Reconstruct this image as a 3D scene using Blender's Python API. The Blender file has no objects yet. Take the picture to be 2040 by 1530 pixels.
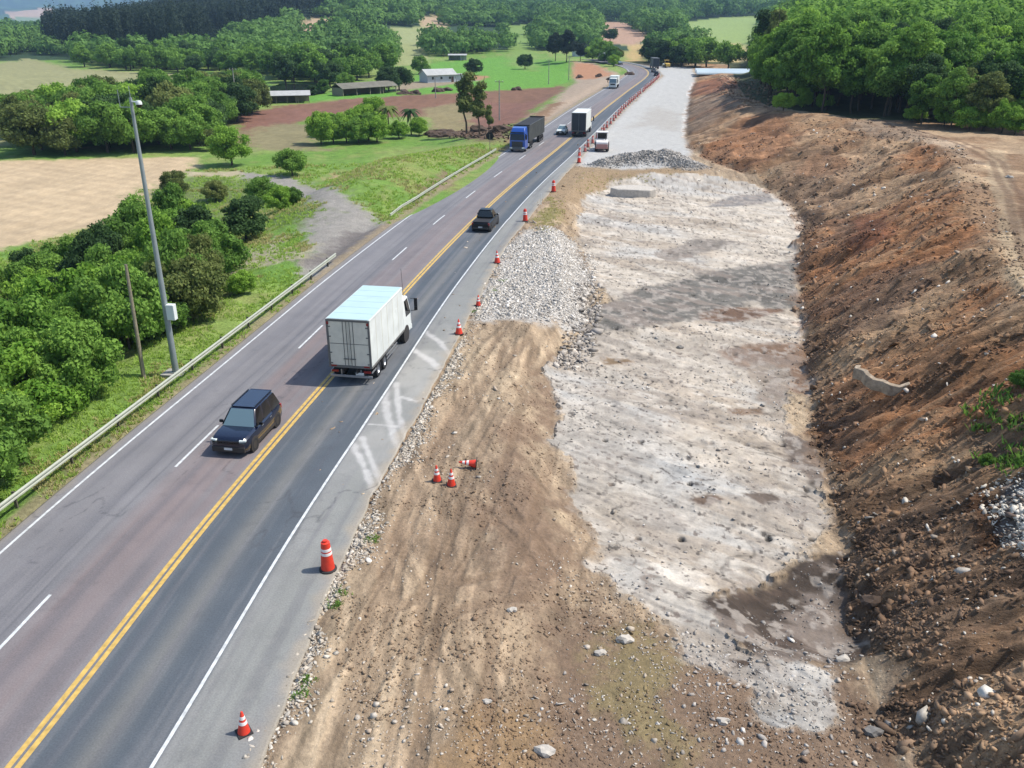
import bpy, math, random
import numpy as np
from mathutils import Vector, Matrix
random.seed(7); rng=np.random.default_rng(7)
C=bpy.context.scene.collection; S=bpy.context.scene
R=math.radians
# ------------------------------------------------------------------ camera, sky, sun, exposure
FPX=1715.0; TH=math.atan(735/FPX); PSI=math.atan(282/(FPX/math.cos(TH))); HC=20.0
cam=bpy.data.cameras.new('camera'); co=bpy.data.objects.new('camera',cam); C.objects.link(co)
cam.sensor_width=36; cam.lens=36*FPX/2040; cam.clip_end=30000; cam.clip_start=0.5
co.location=(0,0,HC); co.rotation_euler=(math.pi/2-TH,0,PSI); S.camera=co
W=bpy.data.worlds.new('World'); S.world=W; W.use_nodes=True
SUN_EL=R(56); SUN_AZ=R(74)       # azimuth clockwise from +Y
nt=W.node_tree; sky=nt.nodes.new('ShaderNodeTexSky'); sky.sky_type='NISHITA'; sky.sun_disc=False
sky.sun_elevation=SUN_EL; sky.sun_rotation=SUN_AZ
nt.links.new(sky.outputs[0],nt.nodes['Background'].inputs[0]); nt.nodes['Background'].inputs[1].default_value=0.145
sl=bpy.data.lights.new('sun','SUN'); sl.energy=3.8; sl.angle=R(0.6); sl.color=(1,.95,.87)
so=bpy.data.objects.new('sun',sl); C.objects.link(so)
sd=Vector((math.sin(SUN_AZ)*math.cos(SUN_EL),math.cos(SUN_AZ)*math.cos(SUN_EL),math.sin(SUN_EL)))
so.rotation_euler=sd.to_track_quat('Z','Y').to_euler(); so.location=(0,0,60)
S.view_settings.view_transform='Standard'; S.view_settings.look='None'; S.view_settings.exposure=0.62; S.view_settings.gamma=1
KA=0.55
def lin(rgb,k=KA):
    out=[]
    for c in rgb:
        c=c/255.; c=c/12.92 if c<=.04045 else ((c+.055)/1.055)**2.4
        out.append(c*k)
    return np.array(out)
# ------------------------------------------------------------------ projection between photo rays and the ground
cth,sth=math.cos(TH),math.sin(TH); cps,sps=math.cos(PSI),math.sin(PSI)
def pr(x,y,z):
    fx=x*cps+y*sps; fy=-x*sps+y*cps; d=HC-z; zc=fy*cth+d*sth; yc=d*cth-fy*sth
    zc=np.where(zc<1,1,zc)
    return 1020+FPX*fx/zc, 765+FPX*yc/zc
# ------------------------------------------------------------------ numpy noise
def _h(ix,iy,s):
    n=(ix.astype(np.int64)*374761393+iy.astype(np.int64)*668265263+s*1442695041)&0xffffffff
    n=((n^(n>>13))*1274126177)&0xffffffff
    n=(n^(n>>16))&0xffffffff
    return n/4294967295.0
def vn(x,y,s=0):
    x0=np.floor(x); y0=np.floor(y); fx=x-x0; fy=y-y0; fx=fx*fx*(3-2*fx); fy=fy*fy*(3-2*fy)
    ix=x0.astype(np.int64); iy=y0.astype(np.int64)
    a=_h(ix,iy,s); b=_h(ix+1,iy,s); c=_h(ix,iy+1,s); d=_h(ix+1,iy+1,s)
    return (a*(1-fx)+b*fx)*(1-fy)+(c*(1-fx)+d*fx)*fy
def fbm(x,y,sc,o=4,s=0,ay=1.0):
    v=0; a=1; t=0; x=x/sc; y=y/sc*ay
    for i in range(o):
        v=v+a*vn(x,y,s+i*17); t+=a; a*=.52; x,y=x*1.9+y*.35+13.1,y*1.9-x*.35+7.7
    return v/t            # 0..1 mean .5
def ss(a,b,x):
    t=np.clip((x-a)/(b-a),0,1); return t*t*(3-2*t)
# ------------------------------------------------------------------ road line and terrain height
X0=-17.7
CY=[-200,10,16,20,26,31,38,45,55,64,75,86,95,110,133,150,175,200,235,270,300,325,345,365,385,405,430,460,520]
CX=[.85,.85,.68,.5,.12,-.06,-.18,-.2,-.3,-.38,-.25,0,.3,1.0,2.8,4.0,5.6,7.0,9.6,12.3,14.8,16.6,17.3,16.6,14.2,10,2,-12,-50]
def cofs(y): return np.interp(y,CY,CX)
def cofs_s(y):
    y=np.asarray(y,float); w=np.where(y<90,.3,1.0); return sum(cofs(y+d*w) for d in (-12,-8,-4,0,4,8,12))/7
BY=[0,25,31,38,45,58,76,98,112,122,132,149,184,260,333,420]
BX=[8.4,8.6,9.4,9.9,10.3,11.7,13.9,17.8,18.2,15,10.5,7,7.7,11.5,17,22]
KY=[0,34,46,60,74,95,110,127,150,170,200,260,333,420]
KX=[25,25,20.6,22.7,25.8,31.2,34.5,34.5,27.5,18,16.8,20,25,30]
KH=[9,9,6.2,6,5.9,5.6,5.5,5.5,5.2,4.4,3.6,2.6,1.2,0]
LY=[0,25,31,40,52,62,72,87,107,118,130]          # left edge of the rock bed
LX=[-1,-1.2,-1,-3.7,-4.9,-3,-3.9,-6.4,-6.4,-5,-4]
def terr(x,y):
    x=np.asarray(x,float); y=np.asarray(y,float)
    D=-x*sps+y*cps; L=x*cps+y*sps; rr=np.hypot(x,y); bx=1020+1866*L/np.maximum(D,1)
    u=x-X0-cofs_s(y)
    # left side
    zl=-3.0*ss(9.5,32,-u)-0.35*ss(8.6,10,-u)*(1-ss(10,13,-u))
    # green bank between track and road
    zl=zl+3.0*np.exp(-((u+19)/7.0)**2-((y-112)/24.)**2)
    # right side
    xb=np.interp(y,BY,BX); xk=np.interp(y,KY,KX); hk=np.interp(y,KY,KH); xl=np.interp(y,LY,LX)
    exc=ss(10,22,y)*0.4+0.6*ss(22,34,y); exc=exc*(1-ss(116,126,y))
    zbed=-1.3*exc
    ue=x-(X0+cofs_s(y)+6.2)
    zr=-0.04*ss(0,.6,ue)+(zbed-.0)*ss(0,1,(x-(xl-3.2))/3.4)
    t=np.clip((x-xb)/np.maximum(xk-xb,1),0,1)
    tt=t*.88+.12*(1-(1-t)**2)
    zb=zr+(hk-zbed)*tt
    zb=np.where(x>xk,hk-.25*ss(0,10,x-xk)-.5*ss(18,30,x-xk),zb)
    zr=np.where(x>xb,zb,zr)
    z=np.where(u<0,zl,zr)
    # gravel heaps at the end of the haul road
    for (gx,gy,gr,gh) in ((-2.2,130.5,4.2,1.5),(3.0,131.5,4.6,1.9),(6.2,128,3,1.0),(-5.5,128,2.6,.9)):
        z=z+gh*np.clip(1-(np.hypot((x-gx),(y-gy)*1.2)/gr)**1.4,0,1)
    # wooded slope on the right
    wr=ss(1480,1640,bx)*ss(150,175,rr)
    z=z+wr*np.clip((rr-165)*.085,0,22)
    # far terrain
    hillc=np.interp(D,[0,350,500,700,900,1200,1500,1800,2500,3500,9000],[-3,-3,-2,3,10,24,42,62,110,130,160])
    hilll=np.interp(D,[0,350,500,700,1000,1500,2500,4000,5500,7000,9000],[-3,-3,-3,-5,-9,-16,-26,-2,55,170,420])
    w=ss(120,560,bx)
    far=hilll*(1-w)+hillc*w
    # rising ridge carrying the dark plantation
    far=far+22*np.exp(-((D-1050)/260.)**2)*ss(150,620,bx)*(1-ss(700,1000,bx))
    far=far+(fbm(x,y,420,3,5)-.5)*np.interp(D,[0,500,1200,4000,9000],[0,2,30,60,160])
    rb=np.where(bx>1500,1,0)
    wf=ss(360,560,D)
    z=z*(1-wf)+far*wf+wr*wf*np.clip((rr-165)*.085,0,22)*(1-ss(600,1100,rr))
    return z
def _pit(x,y,z):
    return z
def hit(px,py):
    """ground point seen along a photo ray (march the ray over the terrain)"""
    vx=(px-1020)/FPX; vy=(py-765)/FPX
    fx=vx; fy=cth-vy*sth; dz=-(vy*cth+sth)
    dx=fx*cps-fy*sps; dy=fx*sps+fy*cps
    t=np.geomspace(15,9000,2600)
    zz=HC+dz*t-terr(dx*t,dy*t)
    k=np.argmax(zz<0)
    if zz[k]>=0: k=len(t)-1
    if k>0 and zz[k]<0:
        a=zz[k-1]/(zz[k-1]-zz[k]); tt=t[k-1]+(t[k]-t[k-1])*a
    else: tt=t[k]
    X,Y=dx*tt,dy*tt
    return np.array([X,Y,float(terr(X,Y))])
def poly(pts): return np.array([hit(*p)[:2] for p in pts])
def sdist(P,X,Y):
    """signed distance to polygon, + inside"""
    n=len(P); d=np.full(X.shape,1e18); ins=np.zeros(X.shape,bool)
    for i in range(n):
        ax,ay=P[i]; bx_,by_=P[(i+1)%n]; ex,ey=bx_-ax,by_-ay
        wx,wy=X-ax,Y-ay; q=np.clip((wx*ex+wy*ey)/(ex*ex+ey*ey+1e-9),0,1)
        d=np.minimum(d,(wx-ex*q)**2+(wy-ey*q)**2)
        cnd=((ay>Y)!=(by_>Y))
        with np.errstate(divide='ignore',invalid='ignore'):
            xi=(bx_-ax)*(Y-ay)/(by_-ay+1e-12)+ax
        ins^=cnd&(X<xi)
    d=np.sqrt(d); return np.where(ins,d,-d)
def linesd(P,X,Y):
    d=np.full(X.shape,1e18)
    for i in range(len(P)-1):
        ax,ay=P[i]; ex,ey=P[i+1]-P[i]; wx,wy=X-ax,Y-ay; q=np.clip((wx*ex+wy*ey)/(ex*ex+ey*ey+1e-9),0,1)
        d=np.minimum(d,(wx-ex*q)**2+(wy-ey*q)**2)
    return np.sqrt(d)
# ------------------------------------------------------------------ object helpers
def tag(o,label=None,cat=None,group=None,kind=None):
    if label: o['label']=label
    if cat: o['category']=cat
    if group: o['group']=group
    if kind: o['kind']=kind
    return o
def empty(name,loc=(0,0,0),rz=0):
    o=bpy.data.objects.new(name,None); C.objects.link(o); o.location=loc; o.rotation_euler=(0,0,rz); o.empty_display_size=.3; return o
def np_mesh(name,V,F,smooth=False):
    """F: (n,k) int array"""
    me=bpy.data.meshes.new(name); V=np.asarray(V,np.float32); F=np.asarray(F,np.int32); n,k=F.shape
    me.vertices.add(len(V)); me.vertices.foreach_set('co',V.ravel())
    me.loops.add(n*k); me.loops.foreach_set('vertex_index',F.ravel())
    me.polygons.add(n); me.polygons.foreach_set('loop_start',np.arange(0,n*k,k,dtype=np.int32))
    if smooth: me.polygons.foreach_set('use_smooth',np.ones(n,bool))
    me.update(calc_edges=True); return me
def link(name,me,mat=None,parent=None,loc=None):
    o=bpy.data.objects.new(name,me); C.objects.link(o)
    if mat and not me.materials: me.materials.append(mat)
    if parent: o.parent=parent
    if loc is not None: o.location=loc
    return o
class MB:
    def __init__(s): s.v=[]; s.f=[]
    def add(s,vs,fs):
        b=len(s.v); s.v+= [tuple(v) for v in vs]; s.f+=[tuple(i+b for i in f) for f in fs]; return s
    def box(s,c,d,rz=0,rx=0):
        hx,hy,hz=d[0]/2,d[1]/2,d[2]/2
        m=Matrix.Rotation(rz,3,'Z')@Matrix.Rotation(rx,3,'X')
        vs=[Vector(c)+m@Vector((x*hx,y*hy,z*hz)) for z in(-1,1) for y in(-1,1) for x in(-1,1)]
        return s.add(vs,[(0,2,3,1),(4,5,7,6),(0,1,5,4),(2,6,7,3),(0,4,6,2),(1,3,7,5)])
    def cyl(s,p0,p1,r0,r1=None,n=12,caps=True):
        r1=r0 if r1 is None else r1; p0=Vector(p0); p1=Vector(p1); q=(p1-p0).to_track_quat('Z','Y')
        vs=[]
        for p,r in((p0,r0),(p1,r1)):
            for i in range(n):
                a=2*math.pi*i/n; vs.append(p+q@Vector((r*math.cos(a),r*math.sin(a),0)))
        fs=[(i,(i+1)%n,n+(i+1)%n,n+i) for i in range(n)]
        if caps: fs+=[tuple(range(n-1,-1,-1)),tuple(range(n,2*n))]
        return s.add(vs,fs)
    def lathe(s,prof,n=20,c=(0,0,0)):
        vs=[];fs=[]
        for r,z in prof:
            for i in range(n):
                a=2*math.pi*i/n; vs.append((c[0]+r*math.cos(a),c[1]+r*math.sin(a),c[2]+z))
        for j in range(len(prof)-1):
            for i in range(n): fs.append((j*n+i,j*n+(i+1)%n,(j+1)*n+(i+1)%n,(j+1)*n+i))
        return s.add(vs,fs)
    def loft(s,rings,caps=True):
        n=len(rings[0]); vs=[p for r in rings for p in r]; fs=[]
        for j in range(len(rings)-1):
            for i in range(n): fs.append((j*n+i,j*n+(i+1)%n,(j+1)*n+(i+1)%n,(j+1)*n+i))
        if caps: fs+=[tuple(range(n-1,-1,-1)),tuple((len(rings)-1)*n+i for i in range(n))]
        return s.add(vs,fs)
    def panel(s,q,ins=(.1,.1,.1,.1),off=.006,th=.012):
        """thin panel inset in quad q (bl,br,tr,tl); ins l,r,b,t in metres"""
        a,b,c,d=[Vector(p) for p in q]; n=(b-a).cross(d-a).normalized()
        def P(u0,v0):
            return (a.lerp(b,u0)).lerp(d.lerp(c,u0),v0)
        w=(b-a).length; w2=(c-d).length; h=(d-a).length; l,r,bo,t=ins; wm=min(w,w2)
        ua,ub=l/w,1-r/w; ua2,ub2=l/w2,1-r/w2; v0,v1=bo/h,1-t/h
        pts=[P(ua,v0),P(ub,v0),P(ub2,v1),P(ua2,v1)]
        o=[p+n*(off) for p in pts]; i=[p-n*th for p in pts]
        return s.add(i+o,[(3,2,1,0),(4,5,6,7),(0,1,5,4),(1,2,6,5),(2,3,7,6),(3,0,4,7)])
    def build(s,name,mat,parent=None,bev=0,smooth=False):
        me=bpy.data.meshes.new(name); me.from_pydata(s.v,[],s.f); me.update()
        me.materials.append(mat)
        o=bpy.data.objects.new(name,me); C.objects.link(o)
        if smooth:
            me.polygons.foreach_set('use_smooth',np.ones(len(me.polygons),bool))
            try: me.set_sharp_from_angle(angle=R(35))
            except Exception: pass
        if parent: o.parent=parent
        if bev:
            m=o.modifiers.new('bevel','BEVEL'); m.width=bev; m.segments=2; m.limit_method='ANGLE'; m.angle_limit=R(30)
        return o
def copy_tree(o,parent=None):
    c=o.copy(); C.objects.link(c); c.parent=parent
    for ch in [k for k in KIDS.get(o.name,[])]: copy_tree(ch,c)
    return c
KIDS={}
def reg(o):
    ch=[k for k in bpy.data.objects if k.parent==o]; KIDS[o.name]=ch
    for k in ch: reg(k)
    return o
# ------------------------------------------------------------------ materials
M={}
def mat(name,rgb,rough=.6,metal=0,spec=.5,noise=0,nscale=8,coat=0,bump=0,k=1.0,trans=0):
    m=bpy.data.materials.new(name); m.use_nodes=True; t=m.node_tree; b=t.nodes['Principled BSDF']
    c=lin(rgb,k); b.inputs['Base Color'].default_value=(*c,1); b.inputs['Roughness'].default_value=rough
    b.inputs['Metallic'].default_value=metal; b.inputs['Specular IOR Level'].default_value=spec
    b.inputs['Coat Weight'].default_value=coat
    if noise or bump:
        tc=t.nodes.new('ShaderNodeTexCoord'); n=t.nodes.new('ShaderNodeTexNoise'); n.inputs['Scale'].default_value=nscale; n.inputs['Detail'].default_value=6
        t.links.new(tc.outputs['Object'],n.inputs['Vector'])
        if noise:
            mr=t.nodes.new('ShaderNodeMapRange'); mr.inputs[1].default_value=.3; mr.inputs[2].default_value=.7
            mr.inputs[3].default_value=1-noise; mr.inputs[4].default_value=1+noise*.6
            t.links.new(n.outputs['Fac'],mr.inputs[0])
            mx=t.nodes.new('ShaderNodeVectorMath'); mx.operation='SCALE'; mx.inputs[0].default_value=tuple(c)
            t.links.new(mr.outputs[0],mx.inputs['Scale']); t.links.new(mx.outputs[0],b.inputs['Base Color'])
        if bump:
            bp=t.nodes.new('ShaderNodeBump'); bp.inputs['Strength'].default_value=bump; bp.inputs['Distance'].default_value=.03
            t.links.new(n.outputs['Fac'],bp.inputs['Height']); t.links.new(bp.outputs[0],b.inputs['Normal'])
    M[name]=m; return m
mat('white_paint',(228,232,226),.45,k=.8,noise=.06,nscale=1.5); mat('white_box',(224,228,222),.5,k=.8,noise=.14,nscale=.9)
mat('door_grey',(226,218,200),.55,k=.85,noise=.10,nscale=2.5); mat('frame_grey',(120,118,114),.5,k=.7,noise=.15)
mat('dark_frame',(60,55,52),.6,k=.6); mat('black_rubber',(34,34,36),.85,k=.8); mat('rim',(170,172,175),.35,metal=.6,k=.8)
mat('dark_rim',(70,72,76),.4,metal=.6,k=.8)
mat('glass',(60,85,92),.08,spec=.9,k=.5); mat('black_glass',(18,20,23),.1,spec=.7,k=.7); mat('windscreen',(136,166,176),.1,spec=.9,k=.45)
mat('navy_paint',(7,14,40),.16,spec=.5,coat=.9,k=.75); mat('black_paint',(16,17,20),.35,spec=.3,coat=.15,k=.6); mat('blue_paint',(38,84,170),.3,coat=.3,k=.8)
mat('grey_paint',(90,92,94),.4,k=.8); mat('lamp_glass',(225,232,225),.15,k=.8); mat('red_lamp',(150,30,28),.3,k=.8); mat('amber',(230,140,40),.4,k=.8)
mat('cone_red',(222,62,40),.5,k=.85,noise=.12,nscale=5); mat('cone_white',(238,232,226),.45,k=.85); mat('cone_base',(40,38,38),.8,k=.8)
mat('galv',(176,186,184),.45,metal=.25,k=.6,noise=.1,nscale=2); mat('rail_metal',(205,208,188),.5,metal=.15,k=.62,noise=.1,nscale=1.5); mat('post_rust',(120,112,92),.7,k=.55,noise=.2)
mat('concrete',(186,182,170),.85,k=.6,noise=.25,nscale=3,bump=.3); mat('old_wood',(178,166,138),.85,k=.55,noise=.25,nscale=6)
mat('bark',(96,82,64),.9,k=.55,noise=.3,nscale=3); mat('wall_white',(215,222,224),.7,k=.65,noise=.08,nscale=.6); mat('roof_pale',(205,205,200),.7,k=.6,noise=.15,nscale=.8)
mat('roof_old',(138,134,118),.8,k=.55,noise=.25,nscale=.5); mat('window_dark',(50,55,60),.3,k=.7); mat('door_brown',(110,80,60),.7,k=.6)
mat('steel_grey',(105,108,104),.6,k=.6,noise=.25,nscale=1.2); mat('tarp',(34,32,35),.8,k=.6); mat('curtain_dark',(48,54,60),.6,k=.8,noise=.1); mat('yellow_paint',(226,190,90),.5,k=.7)
mat('machine_white',(232,226,222),.5,k=.75); mat('machine_red',(186,134,126),.6,k=.7); mat('plastic_film',(205,220,225),.35,k=.7,noise=.1,nscale=.2)
mat('stone_white',(205,196,182),.85,k=.72,noise=.2,nscale=4); mat('stone_grey',(150,144,136),.9,k=.6,noise=.25,nscale=4); mat('stone_dark',(104,84,68),.95,k=.55,noise=.25,nscale=4)
mat('rubber_grey',(120,118,120),.8,k=.6)
def attr_mat(name,attr='Col',nA=.25,sA=2.0,nB=.2,sB=14.0,bump=.4,bscale=6.0,bdist=.08,rough=.95,aniso=None):
    m=bpy.data.materials.new(name); m.use_nodes=True; t=m.node_tree; b=t.nodes['Principled BSDF']; L=t.links
    a=t.nodes.new('ShaderNodeAttribute'); a.attribute_name=attr
    g=t.nodes.new('ShaderNodeNewGeometry')
    src=g.outputs['Position']
    if aniso:
        mp=t.nodes.new('ShaderNodeMapping'); mp.inputs['Scale'].default_value=aniso; L.new(src,mp.inputs['Vector']); src=mp.outputs[0]
    def nz(sc,amt,det=5):
        n=t.nodes.new('ShaderNodeTexNoise'); n.inputs['Scale'].default_value=sc; n.inputs['Detail'].default_value=det; n.inputs['Roughness'].default_value=.65
        L.new(src,n.inputs['Vector'])
        mr=t.nodes.new('ShaderNodeMapRange'); mr.inputs[1].default_value=.32; mr.inputs[2].default_value=.68; mr.inputs[3].default_value=1-amt; mr.inputs[4].default_value=1+amt
        L.new(n.outputs['Fac'],mr.inputs[0]); return n,mr
    n1,m1=nz(sA,nA); n2,m2=nz(sB,nB)
    mu=t.nodes.new('ShaderNodeMath'); mu.operation='MULTIPLY'; L.new(m1.outputs[0],mu.inputs[0]); L.new(m2.outputs[0],mu.inputs[1])
    vm=t.nodes.new('ShaderNodeVectorMath'); vm.operation='SCALE'; L.new(a.outputs['Color'],vm.inputs[0]); L.new(mu.outputs[0],vm.inputs['Scale'])
    L.new(vm.outputs[0],b.inputs['Base Color']); b.inputs['Roughness'].default_value=rough; b.inputs['Specular IOR Level'].default_value=.25
    n3,_=nz(bscale,.1,8); bp=t.nodes.new('ShaderNodeBump'); bp.inputs['Strength'].default_value=bump; bp.inputs['Distance'].default_value=bdist
    L.new(n3.outputs['Fac'],bp.inputs['Height']); L.new(bp.outputs[0],b.inputs['Normal'])
    M[name]=m; return m
attr_mat('earth',nA=.14,sA=1.3,nB=.2,sB=7,bump=.8,bscale=5,bdist=.15)
attr_mat('bank_earth',nA=.22,sA=1.6,nB=.25,sB=5,bump=1.0,bscale=3.2,bdist=.3,aniso=(.55,1.4,1.2))
attr_mat('rock',nA=.08,sA=1.2,nB=.12,sB=9,bump=.5,bscale=6,bdist=.08)
attr_mat('grassland',nA=.22,sA=.9,nB=.22,sB=5,bump=.9,bscale=4,bdist=.2)
attr_mat('field',nA=.12,sA=.35,nB=.12,sB=3,bump=.5,bscale=2,bdist=.15,aniso=(1.8,.5,1))
attr_mat('asphalt_mat',nA=.07,sA=.5,nB=.17,sB=16,bump=.15,bscale=40,bdist=.01,rough=.8)
def leaf_mat(name,c1,c2,k=.62,tr=.25):
    tr=min(.45,tr+.1); k*=1.12
    m=bpy.data.materials.new(name); m.use_nodes=True; t=m.node_tree; L=t.links; b=t.nodes['Principled BSDF']
    oi=t.nodes.new('ShaderNodeObjectInfo'); at=t.nodes.new('ShaderNodeAttribute'); at.attribute_name='lv'
    mx=t.nodes.new('ShaderNodeMath'); mx.operation='MULTIPLY_ADD'; mx.inputs[1].default_value=.55; L.new(at.outputs['Fac'],mx.inputs[0])
    m2=t.nodes.new('ShaderNodeMath'); m2.operation='MULTIPLY'; m2.inputs[1].default_value=.55; L.new(oi.outputs['Random'],m2.inputs[0]); L.new(m2.outputs[0],mx.inputs[2])
    cr=t.nodes.new('ShaderNodeMix'); cr.data_type='RGBA'; cr.inputs['A'].default_value=(*lin(c1,k),1); cr.inputs['B'].default_value=(*lin(c2,k),1)
    L.new(mx.outputs[0],cr.inputs['Factor']); L.new(cr.outputs['Result'],b.inputs['Base Color'])
    b.inputs['Roughness'].default_value=.75; b.inputs['Specular IOR Level'].default_value=.12
    ts=t.nodes.new('ShaderNodeBsdfTranslucent'); L.new(cr.outputs['Result'],ts.inputs['Color'])
    ms=t.nodes.new('ShaderNodeMixShader'); ms.inputs[0].default_value=tr; L.new(b.outputs[0],ms.inputs[1]); L.new(ts.outputs[0],ms.inputs[2])
    L.new(ms.outputs[0],t.nodes['Material Output'].inputs['Surface'])
    M[name]=m; return m
leaf_mat('leaf_mid',(66,104,46),(142,180,80),k=.75,tr=.3); leaf_mat('leaf_bright',(92,138,46),(170,206,86),k=.75,tr=.3); leaf_mat('leaf_dark',(42,66,40),(92,122,68),k=.7)
leaf_mat('leaf_fresh',(84,130,48),(150,190,84),k=.66,tr=.32); leaf_mat('leaf_euc',(40,54,46),(70,86,68)); leaf_mat('leaf_far',(52,92,50),(122,160,80),k=.68); leaf_mat('leaf_olive',(84,104,54),(150,160,90),k=.65)
leaf_mat('grass_blade',(116,158,56),(176,202,96),k=.75,tr=.4); leaf_mat('dry_blade',(172,166,104),(208,198,140),k=.75,tr=.4)
# ------------------------------------------------------------------ the ground: one continuous sheet, split into named surfaces
dep=np.radians(np.concatenate([np.linspace(84,62,14,endpoint=False),np.linspace(62,45,60,endpoint=False),np.linspace(45,2.0,800,endpoint=False)]))
rads=np.concatenate([HC/np.tan(dep),np.geomspace(HC/math.tan(R(2.0)),9500,110)])
angs=np.radians(np.concatenate([np.linspace(-75,-41,30,endpoint=False),np.linspace(-41,41,980),np.linspace(41.5,75,30)]))
NR,NA=len(rads),len(angs)
RR,AA=np.meshgrid(rads,angs,indexing='ij')
fx=RR*np.sin(AA); fy=RR*np.cos(AA)
GX=fx*cps-fy*sps; GY=fx*sps+fy*cps
U=GX-X0-cofs_s(GY); Dn=RR
GZ=terr(GX,GY)
edgeR=np.interp(GY,[-100,17,23,28,33,40,48,63,78,95,150,400],[7.3,7.1,6.8,6.6,6.45,6.45,6.35,6.05,5.4,5.6,5.0,4.8])   # asphalt edge right of the yellow line
edgeL=-7.9
mg=1+RR*.006
under=ss(0,1,(U-(edgeL-.3*mg))/(.3*mg))*(1-ss(0,1,(U-edgeR-.0)/(.35*mg)))
GZ=GZ-0.08*under
# colour
col=np.zeros(GX.shape+(3,)); cls=np.zeros(GX.shape,np.int8)
w1=fbm(GX,GY,9,4,1)-.5; w2=fbm(GX,GY,2.2,4,2)-.5; w3=fbm(GX,GY,.7,3,3)-.5; w4=fbm(GX,GY,.25,2,4)-.5
def put(mask,c,k=KA):
    c=lin(c,k) if not isinstance(c,np.ndarray) or c.ndim==1 and c.max()>1 else c
    col[...]=col*(1-mask[...,None])+c*mask[...,None]
def area(pts,c,soft=1.0,warp=2.0,cl=None,lim=None,world=False):
    P=np.array(pts) if world else poly(pts)
    mgn=soft*3+warp*3
    lo=P.min(0)-mgn; hi=P.max(0)+mgn
    sel=(GX>lo[0])&(GX<hi[0])&(GY>lo[1])&(GY<hi[1])
    if lim is not None: sel&=lim
    if not sel.any(): return
    sdv=sdist(P,GX[sel],GY[sel])+(w1[sel]*2.6+w2[sel]*2.2+w3[sel]*1.3+w4[sel]*.6)*warp
    m=ss(-soft,soft,sdv)
    cc=lin(c); a=col[sel]; col[sel]=a*(1-m[:,None])+cc*m[:,None]
    if cl is not None:
        b=cls[sel]; b[m>.5]=cl; cls[sel]=b
# base: pasture
g=fbm(GX,GY,14,4,20)[...,None]; g2=fbm(GX,GY,3,4,21)[...,None]
base=lin((126,166,70))*(1-ss(.4,.65,g))+lin((154,178,92))*ss(.4,.65,g)
base=base*(1-ss(.5,.72,g2)*.55)+lin((168,168,104))*ss(.5,.72,g2)*.55
col[...]=base
T_=GX>9999
leftm=(U<0)
area([(-900,250),(-200,322),(0,322),(200,316),(395,313),(372,345),(330,372),(262,430),(120,468),(0,500),(-400,560),(-900,700)],(222,196,158),1.5,1.2,1,leftm)
area([(-900,120),(-200,124),(0,126),(60,116),(150,138),(420,150),(440,175),(330,200),(100,250),(30,262),(0,290),(-900,420)],(170,168,118),4,3,1,leftm)
area([(470,225),(600,208),(740,190),(880,186),(1112,168),(1120,180),(1070,214),(1040,246),(930,262),(850,232),(620,236),(510,292),(470,285)],(150,108,90),2,2,8,leftm)
area([(480,262),(560,246),(640,246),(640,300),(490,300)],(158,148,108),3,3,8,leftm)
area([(850,216),(945,198),(935,262),(880,270),(845,250)],(160,146,104),2,2,8,leftm)
area([(545,212),(740,198),(860,190),(1120,166),(1125,182),(1070,200),(900,205),(850,212),(700,222)],(146,108,84),2,2,8,leftm)
area([(856,126),(1000,112),(1138,122),(1142,160),(1110,172),(1000,180),(850,188),(700,196),(560,205),(560,196),(700,180),(800,178)],(120,176,66),2,1.5,0,leftm)
area([(900,150),(935,148),(975,152),(965,160),(905,163)],(196,150,112),1.5,1.2,7,leftm)
area([(800,165),(880,158),(960,160),(870,172),(780,184)],(176,160,132),1.5,1.2,7,leftm)
# construction dirt beside the far road
area([(1138,122),(1178,124),(1240,150),(1262,140),(1262,152),(1215,172),(1130,222),(1078,258),(1020,302),(1010,296),(1048,240),(1100,202),(1145,165)],(198,176,152),2,1.2,7,leftm)
area([(1140,122),(1200,132),(1222,150),(1180,158),(1140,154)],(212,156,116),2,1.5,7)
area([(1048,242),(1098,205),(1120,205),(1082,238),(1040,262),(1010,285)],(160,128,98),1,1.2,7,leftm)
area([(860,258),(1000,250),(1010,262),(980,285),(900,275)],(128,104,84),1.5,2,7,leftm)
# dirt track and turn-out on the left
area([(470,342),(560,352),(640,372),(700,398),(724,440),(775,452),(820,440),(800,470),(745,520),(680,560),(640,560),(600,480),(592,432),(606,402),(560,372),(470,360)],(176,170,160),1.0,1.6,7,leftm)
area([(680,455),(780,452),(740,498),(690,515),(610,520),(660,490)],(140,132,126),1.0,1.6,7,leftm)
area([(370,342),(480,342),(480,352),(365,352)],(206,192,158),.8,.8,7,leftm)
area([(420,520),(560,470),(600,480),(620,500),(540,520),(460,545)],(190,184,150),1.5,2.5,0,leftm)
area([(300,400),(330,372),(395,352),(520,360),(600,400),(600,450),(470,470),(350,430)],(128,146,84),2,3,0,leftm)
area([(665,345),(700,345),(715,360),(690,366)],(206,176,138),1,1.5,0,leftm)
area([(770,300),(960,285),(840,400),(760,350)],(158,168,92),4,5,0,leftm)
area([(880,330),(900,345),(870,372),(840,385)],(150,132,100),1,1.6,0,leftm)
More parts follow.
